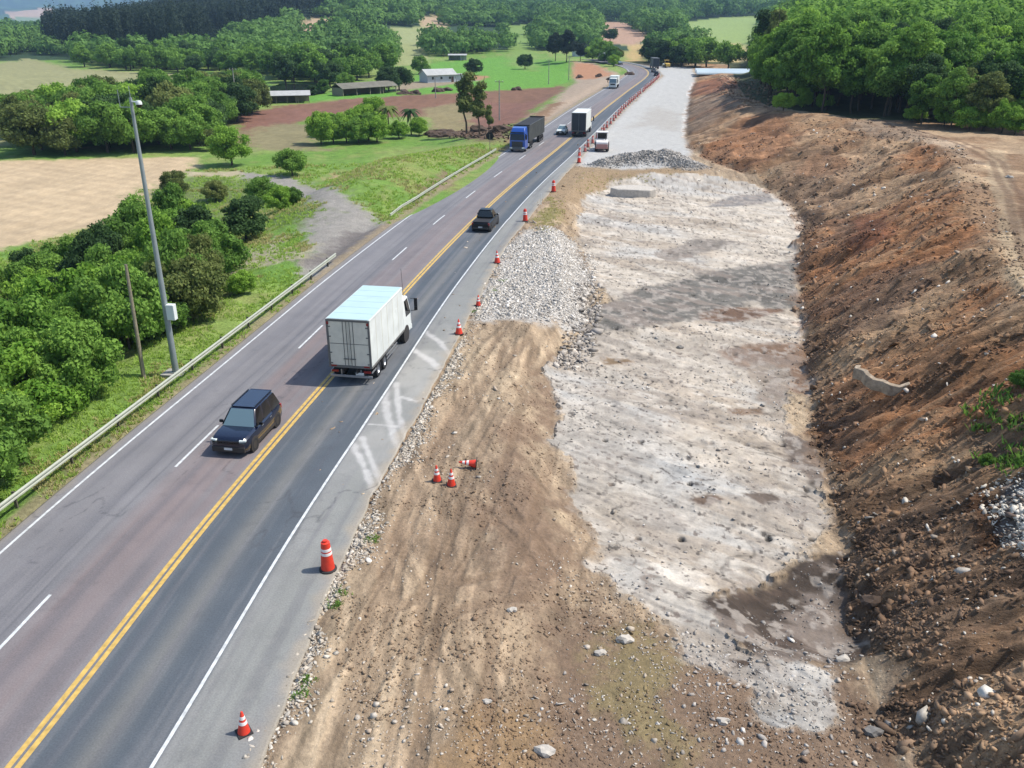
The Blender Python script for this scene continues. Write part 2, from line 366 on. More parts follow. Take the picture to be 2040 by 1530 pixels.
# far clearings
CLR=[]
def clearing(pts,c,ex=13,paint=True):
    my=sum(p[1] for p in pts)/len(pts); ext=[]
    for p in pts:
        h_=hit(*p); D_=math.hypot(h_[0],h_[1]); ext.append((p[0],p[1]+(1 if p[1]<my else ex*1866/D_)))
    if paint: area(ext,c,5,3,1)
    CLR.append(poly(ext))
clearing([(556,76),(562,62),(600,38),(692,30),(696,44),(645,54),(602,72)],(216,186,152))
clearing([(832,34),(890,28),(892,42),(840,44)],(206,180,146))
clearing([(1176,42),(1250,42),(1300,62),(1262,76),(1185,66)],(204,166,138),6)
clearing([(1380,72),(1470,58),(1530,62),(1530,92),(1400,88)],(222,198,138))
clearing([(1330,46),(1500,30),(1540,34),(1530,60),(1470,58),(1390,70)],(164,186,108))
clearing([(775,52),(855,54),(850,88),(780,92)],(176,182,122))
clearing([(680,72),(700,66),(704,98),(684,98)],(150,160,110))
clearing([(8,22),(105,16),(112,27),(20,30)],(214,180,150))
clearing([(30,30),(180,34),(170,46),(30,42)],(140,160,112))
clearing([(55,46),(132,43),(132,53),(55,54)],(206,200,160))
clearing([(395,78),(455,76),(450,84),(400,86)],(176,176,118))
clearing([(1010,50),(1100,44),(1100,60),(1070,64),(1068,100),(1012,90)],(140,170,84))
clearing([(1246,90),(1284,88),(1286,124),(1246,122)],(214,184,124),2)
clearing([(630,106),(760,100),(760,112),(640,114)],(150,168,88))
clearing([(500,150),(640,185),(720,170),(700,205),(540,215)],(124,156,70),1,False)
for mx_,my_ in ((1262,110),(1250,116)): pass
# ---- works side
right=(U>0)
Dwood=(RR>150)&(GX>np.interp(GY,KY,KX)+4)
xb=np.interp(GY,BY,BX); xk=np.interp(GY,KY,KX)
wk=right&(GX<xk+26)&(GY<430)&(RR<460)
sand=lin((208,184,152))*1.0; sand2=lin((190,165,135))
q=fbm(GX,GY,3.5,5,31,ay=.35)[...,None]
dirt=sand2*(1-ss(.38,.62,q))+sand*ss(.38,.62,q)
q2=fbm(GX,GY,1.1,4,33,ay=.5)[...,None]; dirt=dirt*(.80+.42*q2); q3=fbm(GX,GY,7,4,34)[...,None]; dirt=dirt*(1-.35*ss(.52,.68,q3))+lin((150,124,102))*.35*ss(.52,.68,q3)
# tyre streaks running with the road
stk=fbm(GX*5+fbm(GX,GY,6,2,36)*9,GY*.25,1.6,4,35)[...,None]; dirt=dirt*(1-.3*ss(.52,.68,stk))
stk2=fbm(GX*4+GY*1.2+fbm(GX,GY,5,2,37)*8,GY*.4-GX*.1,1.5,4,38)[...,None]; dirt=dirt*(1-.25*ss(.55,.7,stk2))+lin((206,182,150))*.25*ss(.55,.7,1-stk2)
wb=ss(-.8,.8,(GX-xb)+w2*2.2+w3)*right
col[...]=np.where(wk[...,None],dirt,col); cls[wk]=2
area([(1225,1120),(1190,1060),(1160,960),(1090,860),(1040,900),(1060,1000),(1120,1100),(1150,1200),(1300,1260),(1450,1300),(1760,1300),(1900,1600),(900,1700),(980,1480),(1080,1330),(1100,1230),(1020,1130),(980,1040),(960,960),(1040,830),(1060,760),(1110,720)],(154,129,106),1.2,1.6,2,wk)
area([(1200,1270),(1270,1250),(1330,1340),(1350,1480),(1260,1480),(1215,1360)],(160,142,104),.7,1.4,2,wk)
area([(860,1600),(960,1440),(1060,1400),(1080,1500),(1040,1600)],(176,146,110),.8,1.2,2,wk)
area([(1080,430),(1090,380),(1120,340),(1180,330),(1400,335),(1400,352),(1230,362),(1165,385),(1140,470)],(182,156,122),1,1.5,2,wk)
area([(1062,440),(1090,395),(1110,400),(1125,440),(1080,470)],(160,150,96),.8,1.5,2,wk)
rut=np.zeros(GX.shape)
for pl_,g0 in (([(590,1540),(690,1260),(755,1050),(845,860),(925,720),(975,660)],.95),([(760,1540),(820,1260),(855,1060),(925,890),(1010,750),(1040,680)],.9),([(900,1540),(915,1310),(955,1160),(1020,1020),(1060,900),(1085,720)],1.0),([(960,985),(1050,1075),(1100,1150)],.5),([(620,1470),(760,1260),(900,1190),(1100,1165)],.8),([(700,1540),(760,1330),(800,1180),(850,1000),(960,800),(1080,690)],.9)):
    P0=poly(pl_); tt_=np.linspace(0,len(P0)-1,30); P1=np.stack([np.interp(tt_,np.arange(len(P0)),P0[:,0]),np.interp(tt_,np.arange(len(P0)),P0[:,1])],1)
    dP=np.gradient(P1,axis=0); nP=np.stack([dP[:,1],-dP[:,0]],1); nP/=np.linalg.norm(nP,axis=1,keepdims=True)
    selr=(RR<80)&wk
    for sg_ in (-1,1):
        dl=linesd(P1+nP*g0*sg_,GX[selr],GY[selr])+w3[selr]*.25; rv=1-ss(.12,.34,dl); lip=np.exp(-((dl-.42)/.12)**2)
        rut[selr]=np.maximum(rut[selr],rv*(.45+.9*fbm(GX[selr],GY[selr],2.5,3,101))); col[selr]=col[selr]*(1+.10*lip[:,None])
rutc=(rut*.42*(cls==2))[...,None]; col=col*(1-rutc)+lin((146,120,96))*rutc
# rubble terrace
area([(1010,492),(1058,462),(1120,462),(1152,505),(1172,570),(1168,650),(1120,640),(960,640),(945,625),(985,560)],(222,215,204),.8,1.3,2,wk)
# rock bed
area([(1225,360),(1170,392),(1142,440),(1160,500),(1190,560),(1215,600),(1190,650),(1140,700),(1090,735),(1112,800),(1100,880),(1150,960),(1190,1060),(1185,1130),(1245,1185),(1335,1230),(1380,1310),(1480,1350),(1530,1430),(1640,1450),(1660,1340),(1560,1300),(1470,1290),(1440,1240),(1420,1180),(1520,1150),(1600,1110),(1665,1040),(1640,960),(1590,880),(1568,800),(1575,740),(1605,660),(1603,560),(1600,440),(1560,395),(1500,368),(1400,348),(1300,346)],(228,214,194),.35,.6,3,wk)
bed=(cls==3)
def bedmix(f,a,b,k,c):
    w_=(ss(a,b,f)*k)[bed][:,None]; col[bed]=col[bed]*(1-w_)+lin(c)*w_
SX=GX*.86-GY*.5; SY=GX*.5+GY*.86
nh=(ss(62,38,GY)*.42*ss(.3,.6,fbm(GX,GY,6,4,140)))[bed][:,None]; col[bed]=col[bed]*(1-nh)+lin((186,192,194))*nh
bedmix(fbm(SX*.35,SY,4.5,6,41),.48,.66,.5,(202,204,202))
bedmix(fbm(SX*.25,SY,2.6,5,43),.55,.66,.55,(190,170,146))
bedmix(fbm(SX*.3,SY,1.2,5,44),.58,.7,.4,(168,156,144))
bedmix(fbm(SX*.5,SY,.9,5,45),.56,.7,.6,(240,230,214))
bedmix(fbm(GX,GY,.45,4,46),.56,.72,.35,(160,152,144))
bedmix(fbm(GX,GY,9,5,47),.58,.7,.35,(190,176,158))
bedmix(fbm(GX*2,GY*2,.5,3,48),.66,.74,.8,(96,88,82))
area([(1190,612),(1300,572),(1400,545),(1470,530),(1610,505),(1612,600),(1540,612),(1500,600),(1420,640),(1330,642),(1180,664)],(132,127,118),.5,.8,3,wk)
area([(1390,622),(1470,606),(1560,612),(1480,636),(1400,640)],(140,112,92),.3,0.35,3,wk)
area([(1300,505),(1390,478),(1460,480),(1410,500),(1330,520)],(160,150,138),.3,0.5,3,wk)
area([(1400,412),(1450,392),(1530,384),(1540,400),(1470,408)],(160,154,148),.3,0.35,3,wk)
area([(1440,702),(1520,690),(1640,660),(1660,780),(1570,775),(1510,740)],(150,122,100),.5,0.4,3,wk)
area([(1200,712),(1250,712),(1262,722),(1205,724)],(158,134,106),.2,0.15,3,wk)
area([(1450,815),(1520,808),(1520,822),(1455,828)],(150,126,104),.2,0.15,3,wk)
area([(1372,995),(1400,988),(1430,990),(1445,1000),(1405,1010)],(132,112,96),.12,0.125,3,wk)
area([(1475,985),(1540,978),(1560,998),(1520,1010)],(124,110,98),.15,0.175,3,wk)
area([(1555,850),(1620,880),(1650,960),(1640,990),(1580,930)],(136,122,110),.3,.6,3,wk)
area([(1400,1190),(1500,1160),(1570,1125),(1680,1090),(1760,1250),(1720,1340),(1600,1310),(1500,1305),(1440,1250)],(88,76,66),.3,0.35,3,wk)
pitm=np.clip(1-np.hypot((GX-7.2)/3.4,(GY-28.2)/3.6),0,1); GZ=GZ-.55*ss(0,.6,pitm)+.3*(fbm(GX,GY,1.1,4,95)-.5)*ss(0,.3,pitm)
pq=fbm(GX*.5,GY,.8,4,96); mm_=ss(0,.2,pitm)*ss(.5,.62,pq)*.35; col=col*(1-mm_[...,None])+lin((128,108,94))*mm_[...,None]
area([(1455,1310),(1500,1305),(1500,1325),(1460,1330)],(100,84,72),.12,.3,3,wk)
area([(1495,720),(1580,730),(1560,860),(1520,790)],(170,156,140),.5,.8,3,wk)
crk=(1-ss(0,.012,np.abs(fbm(SX*.5,SY,3.5,4,49)-.5)))*.45; col[bed]=col[bed]*(1-crk[bed][:,None])
stp=fbm(SX*.22,SY,5,5,98)*16; stf=stp-np.floor(stp); ledge=(np.floor(stp)+ss(.42,.58,stf))/16*.9-.45
drill=np.zeros(GX.shape)
for i in range(7):
    for j in range(16):
        dx_=-1.2+i*1.9+.18*math.sin(j*1.7)+.35*(j%2); dy_=33+j*4.6+.2*i
        drill=np.maximum(drill,(1-ss(.10,.17+.0008*dy_,np.hypot(GX-dx_,GY-dy_)))*(_h(np.array(i),np.array(j),3)>.25))
col[bed]=col[bed]*(1-.8*drill[bed][:,None])
bed=(cls==3); gr_=(fbm(GX,GY,.4,4,131)-.5)*.55+(fbm(SX*.4,SY,1.3,5,132)-.5)*.6; col[bed]=col[bed]*(1+gr_[bed])[:,None]
for f_,c__ in ((fbm(SX*.3,SY,1.1,5,133),(176,160,146)),(fbm(GX,GY,.5,4,134),(206,194,180))):
    lowb=bed&(col.mean(-1)<.2); k_=(ss(.52,.66,f_)*.6)[lowb][:,None]; col[lowb]=col[lowb]*(1-k_)+lin(c__)*k_
# haul road
area([(1150,330),(1168,300),(1200,268),(1230,235),(1262,205),(1300,168),(1322,152),(1308,140),(1290,134),(1320,131),(1380,135),(1384,160),(1372,240),(1366,270),(1372,308),(1340,330),(1240,338)],(214,212,206),.9,.5,5,wk)
area([(1255,255),(1290,222),(1310,212),(1340,222),(1362,245),(1340,262),(1300,250)],(204,199,190),2,1.4,5,wk)
hp=np.full(GX.shape,-1.)
for (gx,gy,gr,gh) in ((-2.2,130.5,4.2,1.5),(3.0,131.5,4.6,1.9),(6.2,128,3,1.0),(-5.5,128,2.6,.9)): hp=np.maximum(hp,1-np.hypot(GX-gx,(GY-gy)*1.2)/gr)
hm_=ss(-.05,.25,hp+w2*.8+w3*.4)*wk; col=col*(1-hm_[...,None])+lin((178,172,164))*hm_[...,None]
# earth bank
bankm=wk&(GX>xb-2.5)
db=np.sqrt(0*GX)
p1=fbm(GX*.3,GY,2.6,5,51); p2=fbm(GX*.45,GY,.9,4,52); p3=fbm(GX,GY,11,3,53)
p4=fbm(GX*.10+.02*GY,GY,.55,4,56); p5=fbm(GX,GY,.35,3,57)
bc=lin((186,148,114))*(1-ss(.42,.6,p1))[...,None]+lin((214,180,146))*ss(.42,.6,p1)[...,None]
bc=bc*(1-ss(.5,.62,p3)*.75)[...,None]+lin((200,138,92))*(ss(.5,.62,p3)*.75)[...,None]
bc=bc*(1-ss(.56,.7,p2)*.6)[...,None]+lin((112,90,74))*(ss(.56,.7,p2)*.6)[...,None]
bc=bc*(1-.38*ss(.5,.66,p4))[...,None]; bc=bc*(.82+.36*p5)[...,None]; bc=bc*(1-.4*ss(.58,.7,1-p4))[...,None]+lin((206,176,142))*(.4*ss(.58,.7,1-p4))[...,None]
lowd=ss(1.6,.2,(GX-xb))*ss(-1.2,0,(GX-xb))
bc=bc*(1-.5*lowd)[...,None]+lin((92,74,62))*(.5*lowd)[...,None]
topm=ss(-1.2,.8,GX-xk+w2*2+w3)
tl=ss(.42,.6,fbm(GX,GY,5,5,58)); tc=(lin((178,146,116))*(1-tl)[...,None]+lin((208,180,148))*tl[...,None])*(.78+.44*fbm(GX,GY,2.0,4,55))[...,None]
bc=bc*(1-topm[...,None])+tc*topm[...,None]
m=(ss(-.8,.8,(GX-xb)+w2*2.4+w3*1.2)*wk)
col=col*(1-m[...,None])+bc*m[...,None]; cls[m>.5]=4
def area5(pts,c,soft,warp,cl=4):      # on the bank: tints the soil and keeps its grain
    global col
    old=col.copy(); area(pts,c,soft,warp,cl,wk&(GX>xb-1)); lum=old.mean(-1,keepdims=True)/.20; ch=np.abs(col-old).sum(-1,keepdims=True)>1e-6
    col=np.where(ch,old*.35+col*.65*np.clip(lum,.45,1.6),old)
bmul=np.array([1.04,1.0,.92]); col[cls==4]*=bmul
area5([(1410,305),(1450,262),(1480,232),(1570,230),(1585,290),(1530,330),(1480,345),(1430,330)],(184,128,88),1.2,1.6)
area5([(1560,330),(1640,300),(1720,330),(1700,400),(1640,420),(1570,400)],(170,140,112),2,3)
area5([(1600,430),(1700,430),(1780,420),(1760,470),(1640,500)],(150,122,100),1,2)
area5([(1700,440),(1760,420),(1790,470),(1700,520)],(176,108,74),.8,1.6)
area5([(1620,620),(1720,560),(1840,560),(1800,640),(1660,700)],(150,120,98),1,1.6)
area5([(1700,700),(1900,620),(2040,640),(2040,780),(1800,760)],(196,150,108),1,1.6)
area5([(1640,800),(1720,760),(1760,900),(1700,930)],(140,114,92),.8,1.4)
area5([(1740,980),(2040,900),(2100,1300),(1900,1560),(1720,1500),(1700,1200)],(152,124,100),1.2,1.8)
area5([(1900,1000),(1990,930),(2010,1080),(1960,1130)],(160,108,68),.3,.8)
area5([(1985,960),(2060,950),(2060,1090),(2000,1080),(1985,1010)],(190,186,182),.2,.4)
area5([(1380,165),(1450,155),(1490,170),(1430,185),(1385,190)],(160,100,76),1.5,1.5)
area5([(1375,200),(1440,185),(1490,200),(1440,240),(1370,270)],(150,130,112),1.5,2)
area5([(1700,225),(1800,250),(1930,300),(1960,330),(1840,290),(1700,262)],(202,178,152),1,1.5)
area5([(1960,300),(2005,300),(2020,400),(2060,480),(2060,590),(2020,580),(1985,450)],(214,190,154),.35,.4)
for i_ in range(2):
    P=poly([(1700+i_*30,236),(1800+i_*30,262),(1900+i_*20,286),(1975+i_*20,320),(2010+i_*25,400),(2040+i_*20,520)])
    dl=linesd(P,GX,GY); mk=(1-ss(.15,.5,dl))*wk*.55; col=col*(1-mk[...,None])+lin((128,98,76))*mk[...,None]
# wood floor, dark litter under the trees on the right
wf_=(right&~wk)|Dwood; wfm=wf_&(RR<460); col[wfm]=lin((92,96,58))*(.7+.6*fbm(GX,GY,4,4,61)[wfm])[:,None]; cls[wfm]=0
wfm=right&~wk&(RR<175)&(GX>xk); col[wfm]=lin((150,134,104))*(.8+.4*fbm(GX,GY,3,4,62)[wfm])[:,None]
rows_=np.sin((GX*.35+GY*.94)*2.1+fbm(GX,GY,20,2,111)*5); fm_=((cls==1)|(cls==8))&(RR<450); col[fm_]*=(1+.05*rows_[fm_])[:,None]*(.84+.32*fbm(GX,GY,7,4,112)[fm_])[:,None]
# dirty edge beside the carriageway, left
el=(1-ss(.2,1.0,np.abs(U-edgeL+.25)+w3*1.2))*(U<-7.5)*(RR<300); col=col*(1-.8*el[...,None])+lin((172,154,124))*(.8*el[...,None])
# hills
far=(RR>560)&(cls==0); col[far]=lin((58,84,50)); cls[far]=6
fl=(RR>1300)&(cls==6); hf=fbm(GX,GY,60,4,71); col[fl]=(lin((46,78,56))*(1-ss(.4,.6,hf[fl]))[:,None]+lin((78,112,70))*ss(.4,.6,hf[fl])[:,None])
col=col*(.9+.2*fbm(GX,GY,.8,3,77))[...,None]
# relief in the earth
amp=np.zeros(GX.shape); bm=m*(1-topm*.7)
rid=(fbm(GX*.25,GY,1.5,4,81)-.5)*.7+(fbm(GX*.5,GY,.5,3,82)-.5)*.42-(p4-.5)*.55
fdz=1-.8*ss(130,210,RR); GZ=GZ+bm*rid*fdz*1.2
hump=(fbm(GX,GY,3.2,3,84)-.5); GZ=GZ+bm*hump*1.5*fdz+bm*(fbm(GX,GY,8,3,97)-.5)*1.8*fdz
fresh=wk&(m<.5)&(cls==2); fm=np.where(fresh,1.,0.)*ss(.3,1.8,U-edgeR)
GZ=GZ-fm*rut*.07+fm*((fbm(GX,GY,1.6,4,85)-.5)*.22+(fbm(GX*2.5,GY*.5,1.0,3,86)-.5)*.10)
rk=np.where(cls==3,1.,0.); GZ=GZ+rk*(ledge+(fbm(SX*.4,SY,2.6,5,87)-.5)*.22+(fbm(GX,GY,.5,3,90)-.5)*.10)-drill*.12
GZ=GZ+np.where(cls==4,0,0)
gl=leftm*ss(.5,3,-(U-edgeL)); GZ=GZ+gl*(fbm(GX,GY,2.4,4,88)-.5)*.35*(RR<500)
gp=np.clip(1-np.hypot(GX-1,(GY-130))/9,0,1)*(cls==5); GZ=GZ+gp*(fbm(GX,GY,.8,3,89)-.5)*.5
def ground_z(x,y):
    x=np.atleast_1d(np.asarray(x,float)); y=np.atleast_1d(np.asarray(y,float))
    r=np.hypot(x,y); ffx=x*cps+y*sps; ffy=-x*sps+y*cps; a=np.arctan2(ffx,ffy)
    i=np.interp(r,rads,np.arange(NR)); j=np.interp(a,angs,np.arange(NA))
    i0=np.clip(i.astype(int),0,NR-2); j0=np.clip(j.astype(int),0,NA-2); fi=i-i0; fj=j-j0
    return (GZ[i0,j0]*(1-fi)+GZ[i0+1,j0]*fi)*(1-fj)+(GZ[i0,j0+1]*(1-fi)+GZ[i0+1,j0+1]*fi)*fj
def gcls(x,y):
    r=np.hypot(x,y); ffx=x*cps+y*sps; ffy=-x*sps+y*cps; a=np.arctan2(ffx,ffy)
    return cls[np.clip(np.rint(np.interp(r,rads,np.arange(NR))).astype(int),0,NR-1),np.clip(np.rint(np.interp(a,angs,np.arange(NA))).astype(int),0,NA-1)]
idx=np.arange(NR*NA).reshape(NR,NA)
Q=np.stack([idx[:-1,:-1],idx[:-1,1:],idx[1:,1:],idx[1:,:-1]],-1).reshape(-1,4)
V=np.stack([GX,GY,GZ],-1).reshape(-1,3); CF=col.reshape(-1,3); fc=cls[:-1,:-1].reshape(-1)
def gsheet(name,classes,mt):
    f=Q[np.isin(fc,classes)]
    used,inv=np.unique(f.ravel(),return_inverse=True)
    me=np_mesh(name,V[used],inv.reshape(-1,4)[:,::-1],True)
    a=me.color_attributes.new('Col','FLOAT_COLOR','POINT'); a.data.foreach_set('color',np.concatenate([np.clip(CF[used],0,1),np.ones((len(used),1))],1).astype(np.float32).ravel())
    o=link(name,me,M[mt]); tag(o,kind='structure'); return o
gsheet('ground',[0],'grassland'); gsheet('crop_field',[1],'field'); gsheet('ploughed_field',[8],'field'); gsheet('dirt_track',[7],'earth')
gsheet('bare_earth',[2],'earth'); gsheet('rock_bed',[3],'rock'); gsheet('gravel_haul_road',[5],'rock'); gsheet('earth_bank',[4],'bank_earth'); gsheet('hills',[6],'grassland')
# ------------------------------------------------------------------ road
def strip(name,u0,u1,y0,y1,z,matn,du=.15,colf=None,uf=None,kind='structure',thick=0):
    ys=[y0]; 
    while ys[-1]<y1: ys.append(min(y1,ys[-1]+max(.12 if colf is not None else .3,(.0035 if colf is not None and ys[-1]<75 else .012)*abs(ys[-1]))))
    ys=np.array(ys); nu=max(2,int(round((u1-u0)/du))+1)
    t=np.linspace(0,1,nu); YY,TT=np.meshgrid(ys,t,indexing='ij')
    a=u0 if uf is None else uf(YY)[0]; b=u1 if uf is None else uf(YY)[1]
    UU=a+(b-a)*TT; XX=X0+cofs_s(YY)+UU
    VV=np.stack([XX,YY,np.full(XX.shape,z)],-1).reshape(-1,3); id2=np.arange(XX.size).reshape(XX.shape)
    F=np.stack([id2[:-1,:-1],id2[:-1,1:],id2[1:,1:],id2[1:,:-1]],-1).reshape(-1,4)
    if thick:
        n=len(VV); nb=[]
        for cidx,flip in((0,0),(nu-1,1)):
            top=id2[:,cidx]; lowv=VV[top].copy(); lowv[:,2]-=thick; lo=np.arange(len(top))+len(VV); VV=np.concatenate([VV,lowv])
            f=np.stack([top[:-1],top[1:],lo[1:],lo[:-1]],-1); nb.append(f if not flip else f[:,::-1])
        F=np.concatenate([F]+nb)
    me=np_mesh(name,VV,F,False)
    cc=colf(VV[:,0]-X0-cofs_s(VV[:,1]),VV[:,1],VV[:,0]) if colf else None
    if cc is not None:
        at=me.color_attributes.new('Col','FLOAT_COLOR','POINT'); at.data.foreach_set('color',np.concatenate([np.clip(cc,0,1),np.ones((len(cc),1))],1).astype(np.float32).ravel())
    o=link(name,me,M[matn]); 
    if kind: tag(o,kind=kind)
    return o
RE=lambda y:np.interp(y,[-100,38,56,80,110,150,200,330,600],[4.03,3.98,3.68,3.55,3.45,3.35,3.2,3.1,3.1])   # right edge line
def road_col(u,y,x):
    c=np.tile(lin((152,149,150)),(len(u),1))
    def mixc(m,rgb): 
        nonlocal c; c=c*(1-m[:,None])+lin(rgb)*m[:,None]
    # inner uphill lane has a rusty tint, right carriageway is newer and darker
    mixc(ss(-3.9,-3.2,u)*(1-ss(-.6,-.1,u))*.75*(.6+.8*fbm(u,y*.1,1.2,3,3)),(156,140,137))
    mixc(ss(-.2,.15,u)*.95,(102,110,117))
    e=RE(y); sh=ss(-.05,.15,u-e-.05); mixc(sh*.97,(166,166,160))
    mixc(np.exp(-((u-2.05)/.42)**2)*.6*(y<140)*(1-sh),(150,147,140))
    for wu in (-6.4,-4.7,-2.7,-1.0,.9,3.1): mixc(np.exp(-((u-wu-.0)/.3)**2)*.28,(120,122,128) if wu<0 else (92,102,112))
    mixc(np.exp(-((u+3.95)/.12)**2)*.35,(116,118,124))
    st=fbm(u*3,y*.06,1.0,4,9); mixc(ss(.5,.7,st)*.35,(158,156,156)); mixc(ss(.5,.7,fbm(u*2,y*.05,.9,3,12))*.3,(112,112,118))
    # dusty tyre marks where lorries turn in
    d=ss(33,38,y)*(1-ss(52,58,y))*sh; mixc(d*.32*(.3+1.2*ss(.35,.65,fbm(u,y*.6,1.2,4,15))),(206,202,194))
    for P,wd in (([(700,880),(730,940),(752,1000)],.16),([(722,872),(745,930),(770,985)],.14),([(766,772),(772,830),(792,885),(805,930)],.22),([(790,762),(795,830),(812,880)],.16),([(832,650),(875,680),(905,715)],.2),([(812,690),(860,720),(880,740)],.25),([(735,845),(790,850),(830,850)],.1),([(800,790),(830,800),(850,790)],.12)):
        W_=poly(P); dl=linesd(W_,x,y)+(fbm(x,y,.5,2,4)-.5)*.2; mixc((1-ss(wd*.4,wd*1.5,dl))*.85*sh*(.55+.6*fbm(x*3,y*3,.8,3,61)),(232,228,222))
    mixc(ss(.62,.75,fbm(x,y,.35,3,44))*.25*sh,(176,172,166))
    # dirt carried over the ragged right edge
    er=np.interp(y,[-100,17,23,28,33,40,48,63,78,95,150,400],[7.3,7.1,6.8,6.6,6.45,6.45,6.35,6.05,5.4,5.6,5.0,4.8]); mixc((1-ss(0,.7,er-u+(fbm(x,y,.9,3,45)-.5)*.8))*.7,(196,182,160))
    mixc((1-ss(0,.5,u+7.9+(fbm(x,y,1.2,3,46)-.5)*.5))*.6,(168,158,142))
    cr=(1-ss(0,.010,np.abs(fbm(u*.7,y*.35,1.6,4,51)-.5)))*ss(.5,.62,fbm(u,y,9,3,52)); mixc(cr*.5,(84,84,88))
    mixc(ss(.74,.8,fbm(u,y,.6,3,53))*.15,(96,96,100))
    mixc(np.exp(-((u+4.1)/.05)**2)*.5+np.exp(-((u+4.75+.1*np.sin(y*.2))/.05)**2)*.35,(98,98,104))
    q=fbm(x,y,5,3,47); return c*(.93+.14*q)[:,None]
def ufroad(y):
    er=np.interp(y,[-100,17,23,28,33,40,48,63,78,95,150,400],[7.3,7.1,6.8,6.6,6.45,6.45,6.35,6.05,5.4,5.6,5.0,4.8]); return np.full(y.shape,-7.9),er+(fbm(y,y*0+3,1.3,3,5)-.5)*.25
strip('road',-7.9,7,-5,452,0,'asphalt_mat',du=.09,colf=road_col,uf=ufroad,thick=.14)
mat('line_white',(220,222,220),.7,k=.74,noise=.3,nscale=4); mat('line_yellow',(218,180,96),.7,k=.72,noise=.3,nscale=4)
w=.06
strip('edge_line_left',-7.3-w,-7.3+w,-5,451,.005,'line_white',du=.08)
strip('edge_line_right',0,0,-5,451,.005,'line_white',du=.08,uf=lambda y:(RE(y)-w,RE(y)+w)).name='edge_line_right'
strip('centre_line_left',-.235,-.05,-5,451,.005,'line_yellow',du=.08); strip('centre_line_right',.05,.235,-5,451,.005,'line_yellow',du=.08)
def dash(y0,y1,first=[None]):
    o=strip('lane_dash',-3.68-.065,-3.68+.065,y0,y1,.005,'line_white',du=.07); return o
for c_ in (21.4,36.0,52.2,67.5+7,88.8,103.2,117.9,133.5,149,164,180,196,212): dash(c_-2.3,c_+2.3)
# ------------------------------------------------------------------ guard rails
def guardrail(name,pts,label):
    root=empty(name,(pts[0][0],pts[0][1],0)); tag(root,label,'guard rail',None)
    o0=Vector((pts[0][0],pts[0][1],0)); P=[Vector((x,y,z))-o0 for x,y,z in pts]
    prof=[(0,.31),(.07,.27),(.07,.21),(0,.17),(0,.14),(.07,.10),(.07,.04),(0,0),(-.02,0),(-.02,.31)]
    rings=[]
    for i,p in enumerate(P):
        d=(P[min(i+1,len(P)-1)]-P[max(i-1,0)]); d.z=0; d.normalize(); n=Vector((d.y,-d.x,0))
        rings.append([p+n*a+Vector((0,0,.45+b)) for a,b in prof])
    m_=MB(); m_.loft(rings); m_.build('rail',M['rail_metal'],root,smooth=False)
    # posts every 4 m
    acc=0; nxt=1.2; proto=None
    for i in range(len(P)-1):
        L_=(P[i+1]-P[i]).length
        while nxt<acc+L_:
            p=P[i].lerp(P[i+1],(nxt-acc)/L_); d=(P[i+1]-P[i]).normalized(); n=Vector((d.y,-d.x,0)); c=p-n*.1
            if proto is None:
                proto=MB().box((0,0,.25),(.14,.07,1.1)).box((.05,0,.62),(.12,.16,.2)).build('post',M['post_rust'],root); pp=proto
            else:
                pp=proto.copy(); C.objects.link(pp); pp.parent=root
            pp.location=c; pp.rotation_euler=(0,0,math.atan2(d.y,d.x)-math.pi/2)
            nxt+=4.0
        acc+=L_
    return root
ys_=np.linspace(4,71,40); guardrail('guard_rail',[(X0-8.75,y,0) for y in ys_],'long near galvanised guard rail beside the grass verge, running past the grey camera pole')
pts=[(X0+float(cofs_s(90.))-9.3,89.5,-.45),(X0+float(cofs_s(93.))-9.1,93,-.2)]+[(X0-8.6+float(cofs_s(y)),y,0) for y in np.linspace(97,137,24)]
guardrail('guard_rail',pts,'farther guard rail with a bent white end, beside the green bank below the blue lorry')
# ------------------------------------------------------------------ cones and barrels
mat('hazed_red',(206,112,98),.6,k=.8); mat('hazed_white',(226,206,200),.6,k=.8)  # colours for the far channelizers, distance haze mixed into the red and white
def make_cone(h=.75,r=.19,b=.42,kind='cone',red='cone_red',white='cone_white'):
    root=empty('traffic_cone')
    rt=.035 if kind=='cone' else .17
    def rad(t): return r+(rt-r)*t
    segs=[(0,.42,'cone_red'),(.42,.56,'cone_white'),(.56,.66,'cone_red'),(.66,.80,'cone_white'),(.80,1,'cone_red')]
    if kind!='cone': segs=[(0,.55,'cone_red'),(.55,.65,'cone_white'),(.65,.70,'cone_red'),(.70,.80,'cone_white'),(.80,1,'cone_red')]
    base=MB(); 
    if kind=='cone': base.box((0,0,.02),(b,b,.04))
    else: base.lathe([(0,.0),(b*.72,.0),(b*.72,.05),(r*1.05,.08),(0,.08)],20)
    base.build('base',M['cone_red'] if kind=='cone' and h<.8 else M['cone_base'],root)
    body=MB(); band=MB()
    z0=.045 if kind=='cone' else .08
    for t0,t1,mn in segs:
        if mn=='cone_white':
            MB().lathe([(rad(t0)+.001,z0+t0*h),(rad(t0)+.006,z0+t0*h+.004),(rad(t1)+.006,z0+t1*h-.004),(rad(t1)+.001,z0+t1*h)],20).build('reflective_band',M[white],root,smooth=True)
    cap=[(rt,z0+h),(rt*.8,z0+h+.01),(0,z0+h+.012)] if kind=='cone' else [(rt,z0+h),(rt*.55,z0+h+.02),(rt*.55,z0+h+.09),(0,z0+h+.095)]
    body.lathe([(rad(0),z0),(rad(.5),z0+.5*h)]+cap,20)
    body.build('body',M[red],root,smooth=True)
    return reg(root)
tc0=make_cone(.8,.2,.46); br0=make_cone(1.18,.27,.48,'barrel'); br0.name='channelizer_barrel'; reg(br0)
big0=make_cone(1.05,.27,.6); big0.name='tall_traffic_cone'; reg(big0)
